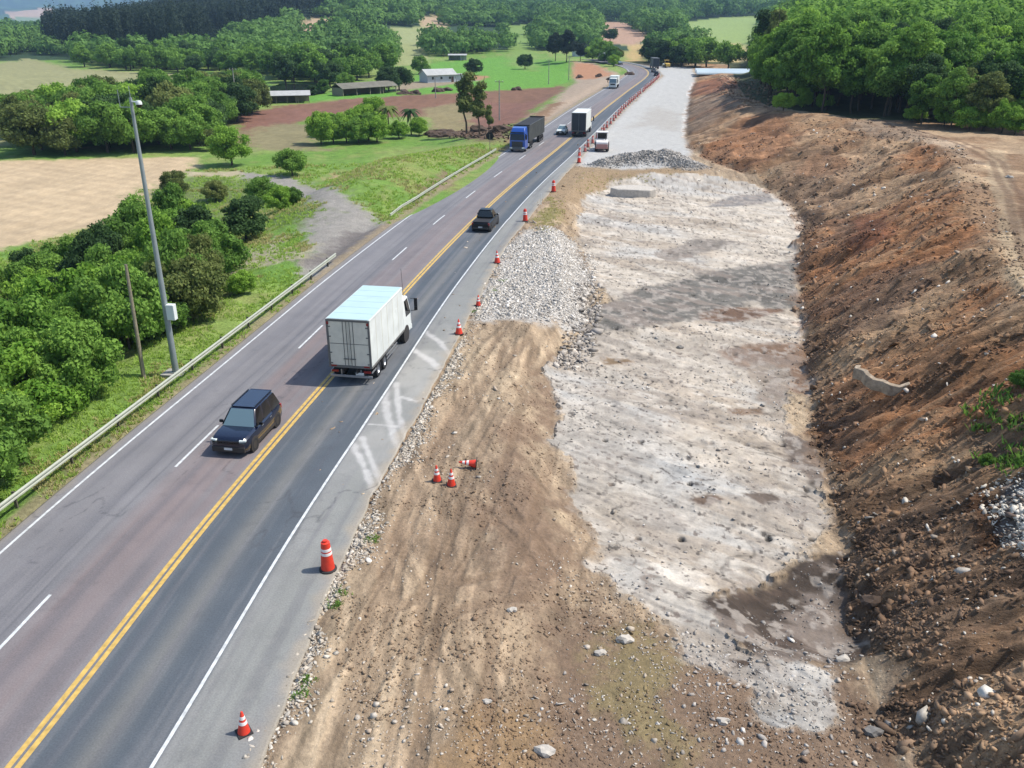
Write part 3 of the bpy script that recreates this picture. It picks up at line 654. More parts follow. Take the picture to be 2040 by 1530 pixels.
hazed0=make_cone(1.05,.24,.44,'barrel','hazed_red','hazed_white'); hazed0.name='channelizer_barrel'; reg(hazed0)
usedp={}
def place(proto,x,y,label,cat,group=None,z=None,rz=None):
    if proto not in usedp: o=proto; usedp[proto]=1
    else: o=copy_tree(proto)
    o.location=(x,y,float(ground_z(x,y)[0]) if z is None else z); o.rotation_euler=(random.uniform(-.03,.03),random.uniform(-.03,.03),random.uniform(0,6) if rz is None else rz); o.scale=[random.uniform(.94,1.06)]*3
    tag(o,label,cat,group); return o
place(tc0,-11.0,18.4,'small orange cone with white bands on the near grey shoulder, closest to the camera','traffic cone',z=.002)
place(br0,-11.35,26.8,'large orange barrel with two white bands and black base on the shoulder','traffic barrel',z=.002)
place(big0,-11.85,54.2,'tall orange cone standing on the shoulder edge opposite the white box truck','traffic cone',z=.002)
place(tc0,-11.7,60.5,'little orange cone at the rubble edge just beyond the tall cone','traffic cone',z=0.0)
place(big0,-12.3,72.7,'orange cone beside the pale rubble, before the black pickup','traffic cone',z=.002)
place(br0,-12.1,89.5,'orange barrel on the shoulder beside the dry grass tuft, right of the black pickup','traffic barrel',z=.002)
place(br0,-10.9,106.4,'orange barrel on the shoulder beside the broken concrete ledge','traffic barrel',z=.002)
place(br0,-9.6,129.5,'orange barrel by the gravel heaps, in front of the white roller','traffic barrel',z=.0)
place(tc0,*hit(871,957)[:2],'upright small cone on the brown dirt, left one of the loose trio','traffic cone','cones left on the dirt')
place(tc0,*hit(899,964)[:2],'upright small cone on the brown dirt, nearest of the loose trio','traffic cone','cones left on the dirt')
k=place(tc0,*hit(950,930)[:2],'orange cone knocked over on its side on the brown dirt','traffic cone','cones left on the dirt'); k.rotation_euler=(R(84),0,R(-82)); k.location.z+=.2
yy=136.
while yy<330:
    u_=float(RE(yy))+1.35+random.uniform(-.12,.12)
    place(hazed0,X0+float(cofs_s(yy))+u_,yy,'red and white channelizer with haze painted into its colours, in the long row between road and haul road','traffic barrel','channelizers in the long row by the haul road',z=.01)
    yy+=random.uniform(4.0,6.4)
# ------------------------------------------------------------------ vehicles (local +Y is the front)
def wheel(root,x,y,r,w,dark=False,dual=False,name='wheel'):
    tw=MB(); s=1 if x>0 else -1; xi=x-s*w
    tw.lathe([(r*.62,-w/2),(r*.93,-w/2),(r,-w*.32),(r,w*.32),(r*.93,w/2),(r*.62,w/2)],22)
    o=empty(name,(x-s*w/2,y,r)); o.parent=root; o.rotation_euler=(0,math.pi/2,0)
    tw.build('tyre',M['black_rubber'],o,smooth=True)
    rb=MB(); rb.lathe([(0,s*w*.30),(r*.22,s*w*.34),(r*.5,s*w*.22),(r*.62,s*w*.42),(r*.63,s*w*.2),(r*.63,-s*w*.3)],22)
    for i in range(5):
        a=i*2*math.pi/5; rb.box((r*.36*math.cos(a),r*.36*math.sin(a),s*w*.33),(r*.5,r*.12,w*.1),rz=a)
    rb.build('rim',M['dark_rim' if dark else 'rim'],o,smooth=False)
    return o
def car(label,cat,name,body,L=4.35,Wd=1.86,H=1.7,kind='suv',lights=True,loc=(0,0,0),rz=0,group=None,simple=False):
    root=empty(name,loc,rz); tag(root,label,cat,group); hw=Wd/2; bm_=M[body]
    gc=.22; zs=H*.58 if kind!='sedan' else H*.6     # ground clearance, shoulder
    zh=zs-.02
    def ring(y,w,zb,zt,tuck=.05,r=.10):
        return [(x_,y,z_) for x_,z_ in ((-w+tuck,zb),(-w,zb+.18),(-w-.0,zt*.62),(-w+.03,zt-r),(-w+.14,zt),(w-.14,zt),(w-.03,zt-r),(w,zt*.62),(w,zb+.18),(w-tuck,zb))]
    f=L/2
    bed=(kind=='pickup')
    stn=[(-f,hw-.16,gc+.12,zs-.16),(-f+.10,hw-.05,gc+.02,zs-.03),(-f+.5,hw,gc,zs),(-.4,hw,gc-.02,zs),(f-1.35,hw,gc,zs+.01),(f-.75,hw-.01,gc,zs-.0),(f-.3,hw-.03,gc+.02,zs-.05),(f-.12,hw-.07,gc+.04,zs-.10),(f-.03,hw-.13,gc+.08,zs-.19),(f,hw-.2,gc+.14,zs-.30)]
    b=MB(); b.loft([ring(*s_) for s_ in stn]); b.build('body',bm_,root,bev=.02,smooth=True)
    # cabin
    if kind=='pickup': y0,y1,ty0,ty1=-.35,1.45,-.15,.85
    elif kind=='suv': y0,y1,ty0,ty1=-f+.12,f-1.25,-f+.38,f-1.95
    else: y0,y1,ty0,ty1=-f+.45,f-1.2,-f+1.05,f-1.95
    bw=hw-.06; tw_=hw-.31; zb=zs-.03; zt=H
    B=[(-bw,y0,zb),(bw,y0,zb),(bw,y1,zb),(-bw,y1,zb)]; T=[(-tw_,ty0,zt),(tw_,ty0,zt),(tw_-.02,ty1,zt-.02),(-tw_+.02,ty1,zt-.02)]
    c=MB(); c.add(B+T,[(3,2,1,0),(4,5,6,7),(0,1,5,4),(1,2,6,5),(2,3,7,6),(3,0,4,7)]); c.build('cabin',bm_,root,bev=.11,smooth=True)
    rf=MB(); rf.box((0,(ty0+ty1)/2,zt+.012),(tw_*1.86,(ty1-ty0)*.96,.03)); rf.build('roof',bm_,root,bev=.012)
    gl=M['black_glass']
    MB().panel((B[2],B[3],T[3],T[2]),(.09,.09,.06,.06),.004).build('windshield',M['windscreen'],root)
    MB().panel((B[0],B[1],T[1],T[0]),(.12,.12,.12,.08),.004).build('rear_window',gl,root)
    for s_ in(1,-1):
        q=(B[1],B[2],T[2],T[1]) if s_>0 else (B[3],B[0],T[0],T[3])
        a,b_,c_,d_=[Vector(p) for p in q]
        ncut=(0,.36,.70,1) if kind=='suv' else (0,.5,1)
        if s_<0: ncut=tuple(1-t for t in reversed(ncut))
        for i in range(len(ncut)-1):
            t0,t1=ncut[i],ncut[i+1]
            MB().panel((a.lerp(b_,t0),a.lerp(b_,t1),d_.lerp(c_,t1),d_.lerp(c_,t0)),(.05,.05,.05,.07),.004).build('side_window',gl,root)
        mm=MB().box((s_*(hw+.06),y1-.35,zs+.10),(.2,.12,.15)); mm.build('mirror',M['black_paint'] if body!='white_paint' else bm_,root,bev=.03)
    if kind=='suv':
        for s_ in(1,-1): MB().box((s_*(tw_-.06),(ty0+ty1)/2,zt+.06),(.035,(ty1-ty0)*.92,.03)).build('roof_rail',M['black_paint'],root,bev=.01)
        MB().box((0,ty0-.02,zt-.01),(tw_*1.7,.18,.03),rx=-.1).build('spoiler',bm_,root)
    if bed:
        MB().box((0,-f+.93,zs+.012),(hw*2-.26,1.55,.02)).build('bed_cover',M['tarp'],root,bev=.005)
    # lower trim, grille, bumper, lights, plate
    MB().box((0,f-.06,gc+.2),(hw*1.72,.22,.30)).build('front_bumper',M['dark_frame'],root,bev=.03)
    MB().box((0,-f+.03,gc+.22),(hw*1.6,.14,.2)).build('rear_bumper',M['dark_frame'],root,bev=.03)
    MB().box((0,f-.04,zs-.27),(hw*1.15,.12,.20)).build('grille',M['black_glass'],root,bev=.01)
    MB().box((0,f-.0,zs-.27),(hw*1.0,.04,.025)).build('chrome_bar',M['rim'],root)
    for s_ in (1,-1):
        MB().box((s_*(hw-.25),f-.10,zs-.17),(.34,.16,.09),rz=-s_*.25).build('headlight',M['lamp_glass'],root,bev=.02)
        MB().box((s_*(hw-.14),-f+.09,zs-.2),(.16,.12,.26)).build('tail_light',M['red_lamp'],root,bev=.02)
        MB().box((s_*(hw-.01),-.1,gc+.10),(.05,L*.5,.16)).build('sill_trim',M['dark_frame'],root,bev=.01)
        for yw in (f-.86,-f+.84):
            MB().cyl((s_*(hw-.16),yw,.36),(s_*(hw+.008),yw,.36),.42,n=22).build('wheel_arch',M['dark_frame'],root)
            wheel(root,s_*(hw+.02),yw,.345,.23)
        if not simple:
            for yd in (.35,-.65): MB().box((s_*(hw+.01),yd,zs-.13),(.025,.18,.03)).build('door_handle',M['rim'] if body!='black_paint' else M['black_paint'],root)
    MB().box((0,f+.045,gc+.24),(.42,.02,.13)).build('front_plate',M['line_white'],root); MB().box((0,-f-.05,gc+.34),(.42,.02,.13)).build('rear_plate',M['line_white'],root)
    return root
PI=math.pi
car('nearly black SUV with roof rails driving towards the camera in the near left lane','car','suv','navy_paint',4.5,1.98,1.8,'suv',loc=(-19.35,37.3,.004),rz=PI)
car('black pickup truck seen from behind on the right lane beyond the box truck','pickup truck','pickup_truck','black_paint',5.2,1.92,1.78,'pickup',loc=(-15.75,86.2,.004),rz=-.03)
car('small pale blue-white car beside the dark-backed lorry, coming towards the camera','car','car','white_paint',4.1,1.76,1.48,'sedan',loc=(-15.3,162.5,.004),rz=PI-.05)
car('dark grey car leaving along the far bend, nearest of the far pair','car','car','black_paint',4.2,1.8,1.5,'sedan',loc=(2.3,331,.004),rz=-.02,simple=True)
car('grey-green car on the far bend ahead of the dark car','car','car','grey_paint',4.2,1.8,1.5,'sedan',loc=(1.3,352,.004),rz=.05,simple=True)
car('black car coming round the far bend by the green trees','car','car','black_paint',4.2,1.8,1.5,'sedan',loc=(-13.5,405,.004),rz=PI+.35,simple=True)
car('white car parked at the end of the haul road by the grass','car','car','white_paint',4.2,1.8,1.5,'sedan',loc=(18.6,352,.02),rz=.4,simple=True)

def truck(label,name,loc,rz,bx='white_box',door='door_grey',Wd=2.5,Lb=6.3,top=3.9,cabc='white_paint',deck=1.0,group=None,detail=True,roofc=None,cat='truck'):
    root=empty(name,loc,rz); tag(root,label,cat,group); hw=Wd/2
    yr=0; yf=Lb
    box=MB(); box.box((0,Lb/2,(top+deck)/2),(Wd,Lb,top-deck)); cb=box.build('cargo_box',M[bx],root,bev=.02)
    MB().box((0,Lb/2,top+.012),(Wd-.08,Lb-.08,.03)).build('box_roof',M[roofc or bx],root,bev=.01)
    # bottom and corner trims
    for s_ in(1,-1):
        MB().box((s_*(hw+.008),Lb/2,deck+.05),(.03,Lb-.04,.12)).build('bottom_rail',M['frame_grey'],root)
        MB().box((s_*(hw+.006),Lb/2,top-.05),(.03,Lb-.04,.09)).build('top_rail',M[bx],root)
    if detail:
        for i in range(1,6):
            yy_=i*Lb/6
            MB().box((0,yy_,top+.03),(Wd-.1,.035,.012)).build('roof_seam',M['frame_grey' if False else (roofc or bx)],root)
            for s_ in(1,-1): MB().box((s_*(hw+.004),yy_,(top+deck)/2),(.012,.03,top-deck-.2)).build('panel_seam',M['door_grey'],root)
        MB().box((.55,-.07,deck-.36),(.5,.02,.17)).build('rear_plate',M['line_white'],root)
    # rear frame and doors
    fr=MB(); fr.box((-hw+.05,-.02,(top+deck)/2),(.11,.08,top-deck)).box((hw-.05,-.02,(top+deck)/2),(.11,.08,top-deck)).box((0,-.023,top-.05),(Wd-.22,.08,.12)).box((0,-.023,deck+.05),(Wd-.22,.08,.14)).build('rear_frame',M['frame_grey'],root)
    for s_ in(1,-1):
        dr=MB().box((s_*(hw-.11)/2,-.012,(top+deck)/2+.0),(hw-.14,.04,top-deck-.26)).build('rear_door',M[door],root)
        if detail:
            lb=MB()
            for xx in (.10,.30): lb.cyl((s_*xx,-.055,deck+.12),(s_*xx,-.055,top-.12),.018,n=8)
            lb.box((s_*.2,-.07,deck+.55),(.34,.03,.06)); lb.build('lock_bar',M['frame_grey'],root)
            MB().box((s_*(hw-.11)/2,-.036,deck+(top-deck)*.5),(hw-.16,.012,.035)).build('door_seam',M['frame_grey'],root)
            for zz in (.25,.9,1.9,2.5):
                if deck+zz<top-.2: MB().box((s_*(hw-.17),-.045,deck+zz),(.14,.03,.06)).build('hinge',M['frame_grey'],root)
            MB().box((s_*(hw-.1),-.075,top-.22),(.12,.02,.16)).build('marker_lamp',M['red_lamp'],root)
            MB().box((s_*(hw-.3),-.065,deck+.1),(.34,.02,.09)).build('reflector',M['red_lamp'],root)
    # chassis
    ch=MB()
    for s_ in(1,-1): ch.box((s_*.42,Lb/2+.6,deck-.17),(.09,Lb+1.6,.24))
    for i in range(6): ch.box((0,.4+i*(Lb-.6)/5,deck-.06),(Wd-.1,.08,.1))
    ch.build('chassis',M['dark_frame'],root)
    bb=MB().box((0,.0,deck-.55),(Wd-.06,.10,.14)).build('rear_bumper',M['rim'] if detail else M['dark_frame'],root,bev=.01)
    for s_ in(1,-1):
        MB().box((s_*.6,.04,deck-.33),(.07,.08,.36)).build('bumper_bracket',M['rim'] if detail else M['dark_frame'],root)
        MB().box((s_*(hw-.32),-.0,deck-.25),(.42,.06,.14)).build('tail_light',M['red_lamp'],root,bev=.01)
        MB().box((s_*(hw-.32),.42,deck-.45),(.46,.02,.5)).build('mudflap',M['black_rubber'],root)
        if detail:
            for zz in(deck-.25,deck-.5): MB().box((s_*(hw-.05),Lb*.60,zz),(.04,Lb*.34,.09)).build('side_guard',M['rim'],root)
            MB().box((s_*(hw-.05),.45,deck-.3),(.04,.8,.09)).build('side_guard',M['rim'],root)
    wr=.5
    for s_ in(1,-1):
        for yw in ((1.55,) if Lb<6.6 else (1.3,2.55)): wheel(root,s_*(hw-.04),yw,wr,.5)
        wheel(root,s_*(hw-.06),Lb+.75,wr,.28)
    MB().cyl((hw-.5,Lb*.35+1.2,deck-.4),(hw-.5,Lb*.35+2.2,deck-.4),.26,n=14).build('fuel_tank',M['rim'],root,smooth=True)
    # cab
    cy0=Lb+.25; cl=1.75; ch_=2.95 if top>3.3 else 2.5; cw=hw-.07
    cabm=MB(); cabm.loft([[(-cw,cy0,.55),(cw,cy0,.55),(cw,cy0+cl,.5),(-cw,cy0+cl,.5)],[(-cw,cy0,1.65),(cw,cy0,1.65),(cw,cy0+cl+.03,1.6),(-cw,cy0+cl+.03,1.6)],[(-cw+.1,cy0+.02,ch_-.1),(cw-.1,cy0+.02,ch_-.1),(cw-.12,cy0+cl-.32,ch_-.1),(-cw+.12,cy0+cl-.32,ch_-.1)],[(-cw+.25,cy0+.12,ch_),(cw-.25,cy0+.12,ch_),(cw-.3,cy0+cl-.55,ch_),(-cw+.3,cy0+cl-.55,ch_)]])
    cab=cabm.build('cab',M[cabc],root,bev=.04,smooth=True)
    y1_=cy0+cl
    MB().panel([(cw,y1_+.03,1.6),(-cw,y1_+.03,1.6),(-cw+.12,y1_-.32,ch_-.1),(cw-.12,y1_-.32,ch_-.1)],(.1,.1,.08,.12),.006).build('windshield',M['black_glass'] if cabc!='white_paint' else M['windscreen'],cab)
    for s_ in(1,-1):
        q=[(cw,cy0+.45,1.65),(cw,y1_,1.62),(cw-.12,y1_-.32,ch_-.1),(cw-.1,cy0+.45,ch_-.1)]
        if s_<0: q=[(-x,y,z) for x,y,z in (q[1],q[0],q[3],q[2])]
        MB().panel(q,(.1,.12,.02,.12),.006).build('side_window',M['black_glass'],cab)
        MB().cyl((s_*(cw),y1_-.05,ch_-.35),(s_*(cw+.32),y1_+.05,ch_-.35),.02,n=6).cyl((s_*(cw),y1_-.02,1.75),(s_*(cw+.32),y1_+.05,1.75),.02,n=6).box((s_*(cw+.34),y1_+.05,ch_-.62),(.22,.1,.55)).box((s_*(cw+.34),y1_+.05,1.9),(.22,.1,.26)).build('mirror',M['black_rubber'],cab,bev=.02)
        MB().box((s_*(cw-.22),y1_+.05,.78),(.36,.08,.22)).build('headlight',M['lamp_glass'],cab,bev=.02)
        MB().cyl((s_*(cw-.3),Lb+.75,wr),(s_*(cw+.012),Lb+.75,wr),.62,n=20).build('wheel_arch',M['dark_frame'],cab)
    MB().box((0,y1_+.045,1.25),(1.4,.05,.42)).build('grille',M['dark_frame'],cab,bev=.01)
    MB().box((0,y1_+.06,.62),(cw*2,.14,.34)).build('front_bumper',M['white_paint' if cabc=='white_paint' else 'grey_paint'],cab,bev=.03)
    return root
mat('roof_aqua',(196,222,222),.45,k=.72,noise=.06,nscale=.9)
t1=truck('large white box truck with grey rear doors, seen from behind in the right lane','box_truck',(-16.33,44.85,.004),-.015,Wd=2.6,Lb=6.7,top=3.95,roofc='roof_aqua')
an=MB().cyl((1.0,7.9,2.9),(1.02,7.6,4.9),.012,n=6).build('antenna',M['black_rubber'],t1)
ll=MB().box((1.305,5.2,2.9),(.012,.42,.2)).build('side_lamp_panel',M['white_paint'],t1)
truck('lorry with dark curtained rear and white roof driving away beside the small pale car','box_truck',(-11.95,158.2,.004),-.045,bx='white_box',door='curtain_dark',Wd=2.6,Lb=7.6,top=4.15,detail=False)
truck('small white truck coming towards the camera in the far left lane','box_truck',(-10.2,276.0,.004),PI-.07,bx='white_box',Wd=2.4,Lb=5.0,top=3.4,detail=False)
truck('bluish grey lorry at the far bend beside the dark wood','box_truck',(2.2,372.5,.004),.12,bx='steel_grey',door='curtain_dark',Wd=2.6,Lb=9,top=4.1,cabc='blue_paint',detail=False)
truck('pale lorry appearing beyond the far bend between the cut slope and the trees','box_truck',(-24,440,.004),PI+.6,bx='white_box',Wd=2.5,Lb=7,top=3.9,detail=False)
# blue tractor with an open tipper trailer
def tractor_trailer(loc,rz):
    root=empty('semi_truck',loc,rz); tag(root,'blue semi truck with a grey open tipper trailer coming towards the camera','truck')
    cw=1.24; y1=0; cl=2.2; H_=3.7
    cab=MB().loft([[(-cw,-cl,.5),(cw,-cl,.5),(cw,y1,.45),(-cw,y1,.45)],[(-cw,-cl,1.9),(cw,-cl,1.9),(cw,y1+.05,1.75),(-cw,y1+.05,1.75)],[(-cw+.06,-cl,3.0),(cw-.06,-cl,3.0),(cw-.08,y1-.25,2.85),(-cw+.08,y1-.25,2.85)],[(-cw+.14,-cl,H_),(cw-.14,-cl,H_),(cw-.25,y1-.9,H_-.1),(-cw+.25,y1-.9,H_-.1)]]).build('cab',M['blue_paint'],root,bev=.05,smooth=True)
    MB().panel([(cw,.05,1.75),(-cw,.05,1.75),(-cw+.08,-.25,2.85),(cw-.08,-.25,2.85)],(.1,.1,.08,.1),.008).build('windshield',M['black_glass'],cab)
    MB().box((0,-.12,2.98),(2.1,.3,.16),rx=.2).build('sun_visor',M['black_paint'],cab,bev=.02)
    MB().box((0,.07,1.22),(1.75,.06,.85)).build('grille',M['dark_frame'],cab,bev=.02)
    gb=MB()
    for zz in (.95,1.15,1.35,1.55): gb.box((0,.12,zz),(1.6,.05,.05))
    gb.build('grille_bars',M['grey_paint'],cab)
    MB().box((0,.12,.6),(2.45,.3,.4)).build('front_bumper',M['grey_paint'],cab,bev=.05)
    for s_ in(1,-1):
        MB().box((s_*.98,.25,.68),(.42,.1,.2)).build('headlight',M['lamp_glass'],cab,bev=.02)
        q=[(cw,-1.3,1.85),(cw,0,1.78),(cw-.08,-.25,2.85),(cw-.06,-1.3,2.95)]
        if s_<0: q=[(-x,y,z) for x,y,z in (q[1],q[0],q[3],q[2])]
        MB().panel(q,(.1,.14,.03,.15),.008).build('side_window',M['black_glass'],cab)
        MB().box((s_*(cw+.22),-.05,2.3),(.2,.14,.7)).box((s_*(cw+.08),-.08,2.6),(.2,.05,.05)).build('mirror',M['black_rubber'],cab,bev=.02)
        MB().box((s_*(cw-.25),-2.9,.75),(.5,1.1,.5)).build('fuel_tank',M['rim'],root,bev=.08)
        wheel(root,s_*(cw-.02),-1.1,.52,.3)
        for yy in (-4.4,-5.7,-12.6,-13.9,-15.2): wheel(root,s_*(cw-.0),yy,.52,.5,dark=True)
    MB().box((.45,-8.5,.95),(.1,14.5,.25)).box((-.45,-8.5,.95),(.1,14.5,.25)).build('chassis',M['dark_frame'],root)
    tr=MB(); tz0,tz1=1.25,3.75; ty0,ty1=-16.4,-3.0
    tr.box((0,(ty0+ty1)/2,tz0+.05),(2.5,ty1-ty0,.1)); 
    for s_ in(1,-1): tr.box((s_*1.23,(ty0+ty1)/2,(tz0+tz1)/2),(.08,ty1-ty0,tz1-tz0))
    tr.box((0,ty1,(tz0+tz1)/2),(2.54,.08,tz1-tz0)); tr.box((0,ty0,(tz0+tz1)/2),(2.54,.08,tz1-tz0))
    for i in range(14):
        for s_ in(1,-1): tr.box((s_*1.3,ty0+.4+i*.97,(tz0+tz1)/2),(.08,.08,tz1-tz0))
    tb=tr.build('trailer_body',M['steel_grey'],root)
    MB().box((0,(ty0+ty1)/2,tz1-.12),(2.36,ty1-ty0-.1,.06)).build('load_cover',M['tarp'],tb)
    MB().box((0,ty1-.1,tz1+.06),(2.66,.3,.1)).box((0,ty0+.1,tz1+.06),(2.66,.3,.1)).build('end_hoop',M['tarp'],tb)
    for s_ in(1,-1):
        for y_,l_ in((-5.05,2.6),(-13.9,3.6)): MB().box((s_*1.02,y_,1.14),(.5,l_,.05)).build('mudguard',M['grey_paint'],root)
    return root
tractor_trailer((-20.1,138.6,.004),PI-.07)
# road roller (smooth drum in front, seen from behind)
def roller(label,loc,rz,c1='machine_white',c2='machine_red'):
    root=empty('road_roller',loc,rz); tag(root,label,'road roller')
    MB().loft([[(-.95,-2.3,.75),(.95,-2.3,.75),(.95,-2.3,1.5),(-.95,-2.3,1.5)],[(-1,-.6,.75),(1,-.6,.75),(1,-.6,1.75),(-1,-.6,1.75)]]).build('engine_hood',M[c1],root,bev=.08,smooth=True)
    MB().box((0,-2.34,.95),(1.8,.06,.5)).build('rear_panel',M[c2],root,bev=.02)
    MB().box((0,-1.2,.62),(2.0,2.2,.3)).box((0,.35,.75),(1.5,1.5,.4)).build('chassis',M[c2],root,bev=.04)
    for s_ in(1,-1): wheel(root,s_*1.12,-1.5,.75,.5,dark=True)
    MB().cyl((-1.05,1.75,.76),(1.05,1.75,.76),.75,n=32).build('drum',M['galv'],root,smooth=True)
    MB().box((1.13,1.4,.85),(.14,2.1,.3)).box((-1.13,1.4,.85),(.14,2.1,.3)).box((0,.55,.85),(2.3,.2,.3)).build('drum_frame',M[c2],root,bev=.03)
    cab=MB()
    for sx in(1,-1):
        for sy in(-.55,.75): cab.box((sx*.78,sy,2.15),(.1,.1,1.15))
    cab.box((0,.1,1.5),(1.7,1.45,.25)).box((0,.1,1.72),(1.66,1.4,.2)); c=cab.build('cab',M[c1],root,bev=.02)
    MB().box((0,-.56,2.2),(1.42,.04,.92)).box((0,.76,2.2),(1.42,.04,.92)).box((.79,.1,2.2),(.04,1.16,.92)).box((-.79,.1,2.2),(.04,1.16,.92)).build('window',M['black_glass'],c)
    MB().box((0,.1,2.8),(1.95,1.75,.14)).build('roof',M[c1],c,bev=.04)
    MB().cyl((.55,-1.2,1.7),(.55,-1.2,2.3),.05,n=8).build('exhaust',M['dark_frame'],root)
    return root
roller('white road roller with dark cab windows standing on the haul road by the gravel heaps',(-7.0,143.0,.02),.06)
roller('small yellow machine at the far end of the haul road before the dark wood',(6.5,386,.02),.3,'yellow_paint','yellow_paint')
# ------------------------------------------------------------------ poles, signs
def cyl_pole(name,h,r0,r1,m,parent=None,n=16): return MB().cyl((0,0,0),(0,0,h),r0,r1,n).build(name,M[m],parent,smooth=True)
gz=float(ground_z(-27.65,45.15)[0])
p=empty('camera_pole',(-27.65,45.15,gz)); tag(p,'tall grey metal pole with dome camera on top and white cabinet, by the guard rail','camera pole')
cyl_pole('shaft',15.9-gz,.2,.085,'galv',p)
MB().box((0,0,.1),(1.5,1.1,.26)).build('concrete_footing',M['concrete'],p,bev=.03)
MB().box((0,0,.26),(.55,.55,.05)).build('base_plate',M['galv'],p)
MB().box((.42,-.1,4.15),(.5,.36,.95)).build('cabinet',M['white_paint'],p,bev=.03)
MB().box((.22,0,4.15),(.1,.12,.5)).build('cabinet_bracket',M['galv'],p)
dm=MB().cyl((0,0,15.7-gz),(.45,-.1,15.7-gz),.04,n=8).lathe([(0,.16),(.12,.14),(.17,.05),(.17,-.05)],16,(.5,-.1,15.62-gz)).build('camera_housing',M['white_paint'],p,smooth=True)
MB().lathe([(.165,0),(.15,-.1),(.08,-.17),(0,-.19)],16,(.5,-.1,15.57-gz)).build('camera_dome',M['black_glass'],dm,smooth=True)
MB().cyl((0,0,15.4-gz),(-.75,.1,15.4-gz),.025,n=6).cyl((-.75,.1,15.4-gz),(-.75,.1,16.3-gz),.02,n=6).cyl((0,0,15.8-gz),(0,0,16.5-gz),.02,n=6).build('antenna',M['galv'],p)
gz=float(ground_z(-29.4,44.3)[0])
p=MB().cyl((0,0,-.3),(0,.25,7.0),.13,.085,10).build('wooden_pole',M['old_wood'],None,smooth=True); p.location=(-29.3,44.3,gz); tag(p,'weathered bare wooden pole leaning at the edge of the shrubs, left of the camera pole','pole')
UPL=[]
for (px,py,h,lb) in ((995,240,8.6,'thin utility pole in front of the ploughed field near the tall ragged tree'),(1093,168,8.5,'thin grey utility pole on the bright green pasture, left of the pair'),(1133,160,8.5,'thin green-grey utility pole at the pasture edge by the orange earth'),(475,236,11.5,'pale concrete utility pole in front of the wood edge on the left'),(868,196,6.5,'short utility pole between the house and the ploughed field')):
    h_=hit(px,py); q=empty('utility_pole',h_); tag(q,lb,'utility pole'); cyl_pole('shaft',h,.16,.10,'concrete',q,10)
    MB().box((0,0,h-.4),(1.9,.1,.12)).build('crossarm',M['old_wood'],q)
    ins=MB()
    for xx in(-.8,0,.8): ins.cyl((xx,0,h-.34),(xx,0,h-.12),.05,n=8)
    ins.build('insulator',M['white_paint'],q); UPL.append((h_,h))
h_=hit(976,300); sg=empty('road_sign',h_,.1); tag(sg,'round black road sign back on a short post beside the blue semi truck','road sign')
MB().cyl((0,0,0),(0,0,2.6),.05,n=8).build('post',M['old_wood'],sg); MB().cyl((0,-.03,2.3),(0,.03,2.3),.62,n=24).build('sign_disc',M['black_rubber'],sg)
for (px,py) in ((1078,408),):
    h_=hit(px,py); d=MB().cyl((0,0,0),(0,0,1.25),.04,n=8).build('marker_post',M['white_paint']); d.location=h_; tag(d,'thin white marker stake at the shoulder edge between two barrels','marker post')
# culvert debris by the near shrubs
h_=hit(448,522); cv=MB().box((0,0,.1),(2.2,1.2,.35),rz=.3).box((.9,.9,.05),(1.0,.7,.3),rz=-.5).box((-1.0,.5,.12),(.8,.5,.3),rz=.9).build('concrete_slab',M['concrete'],bev=.03); cv.location=h_; tag(cv,'broken concrete slabs lying at the edge of the shrubs by the verge','concrete slab')
h_=hit(472,508); cv=MB().box((0,0,.1),(.28,3.0,.2),rz=-.12,rx=.04).build('concrete_beam',M['white_paint'],bev=.02); cv.location=(h_[0],h_[1],h_[2]+.1); tag(cv,'pale straight beam lying beside the broken slabs','beam')
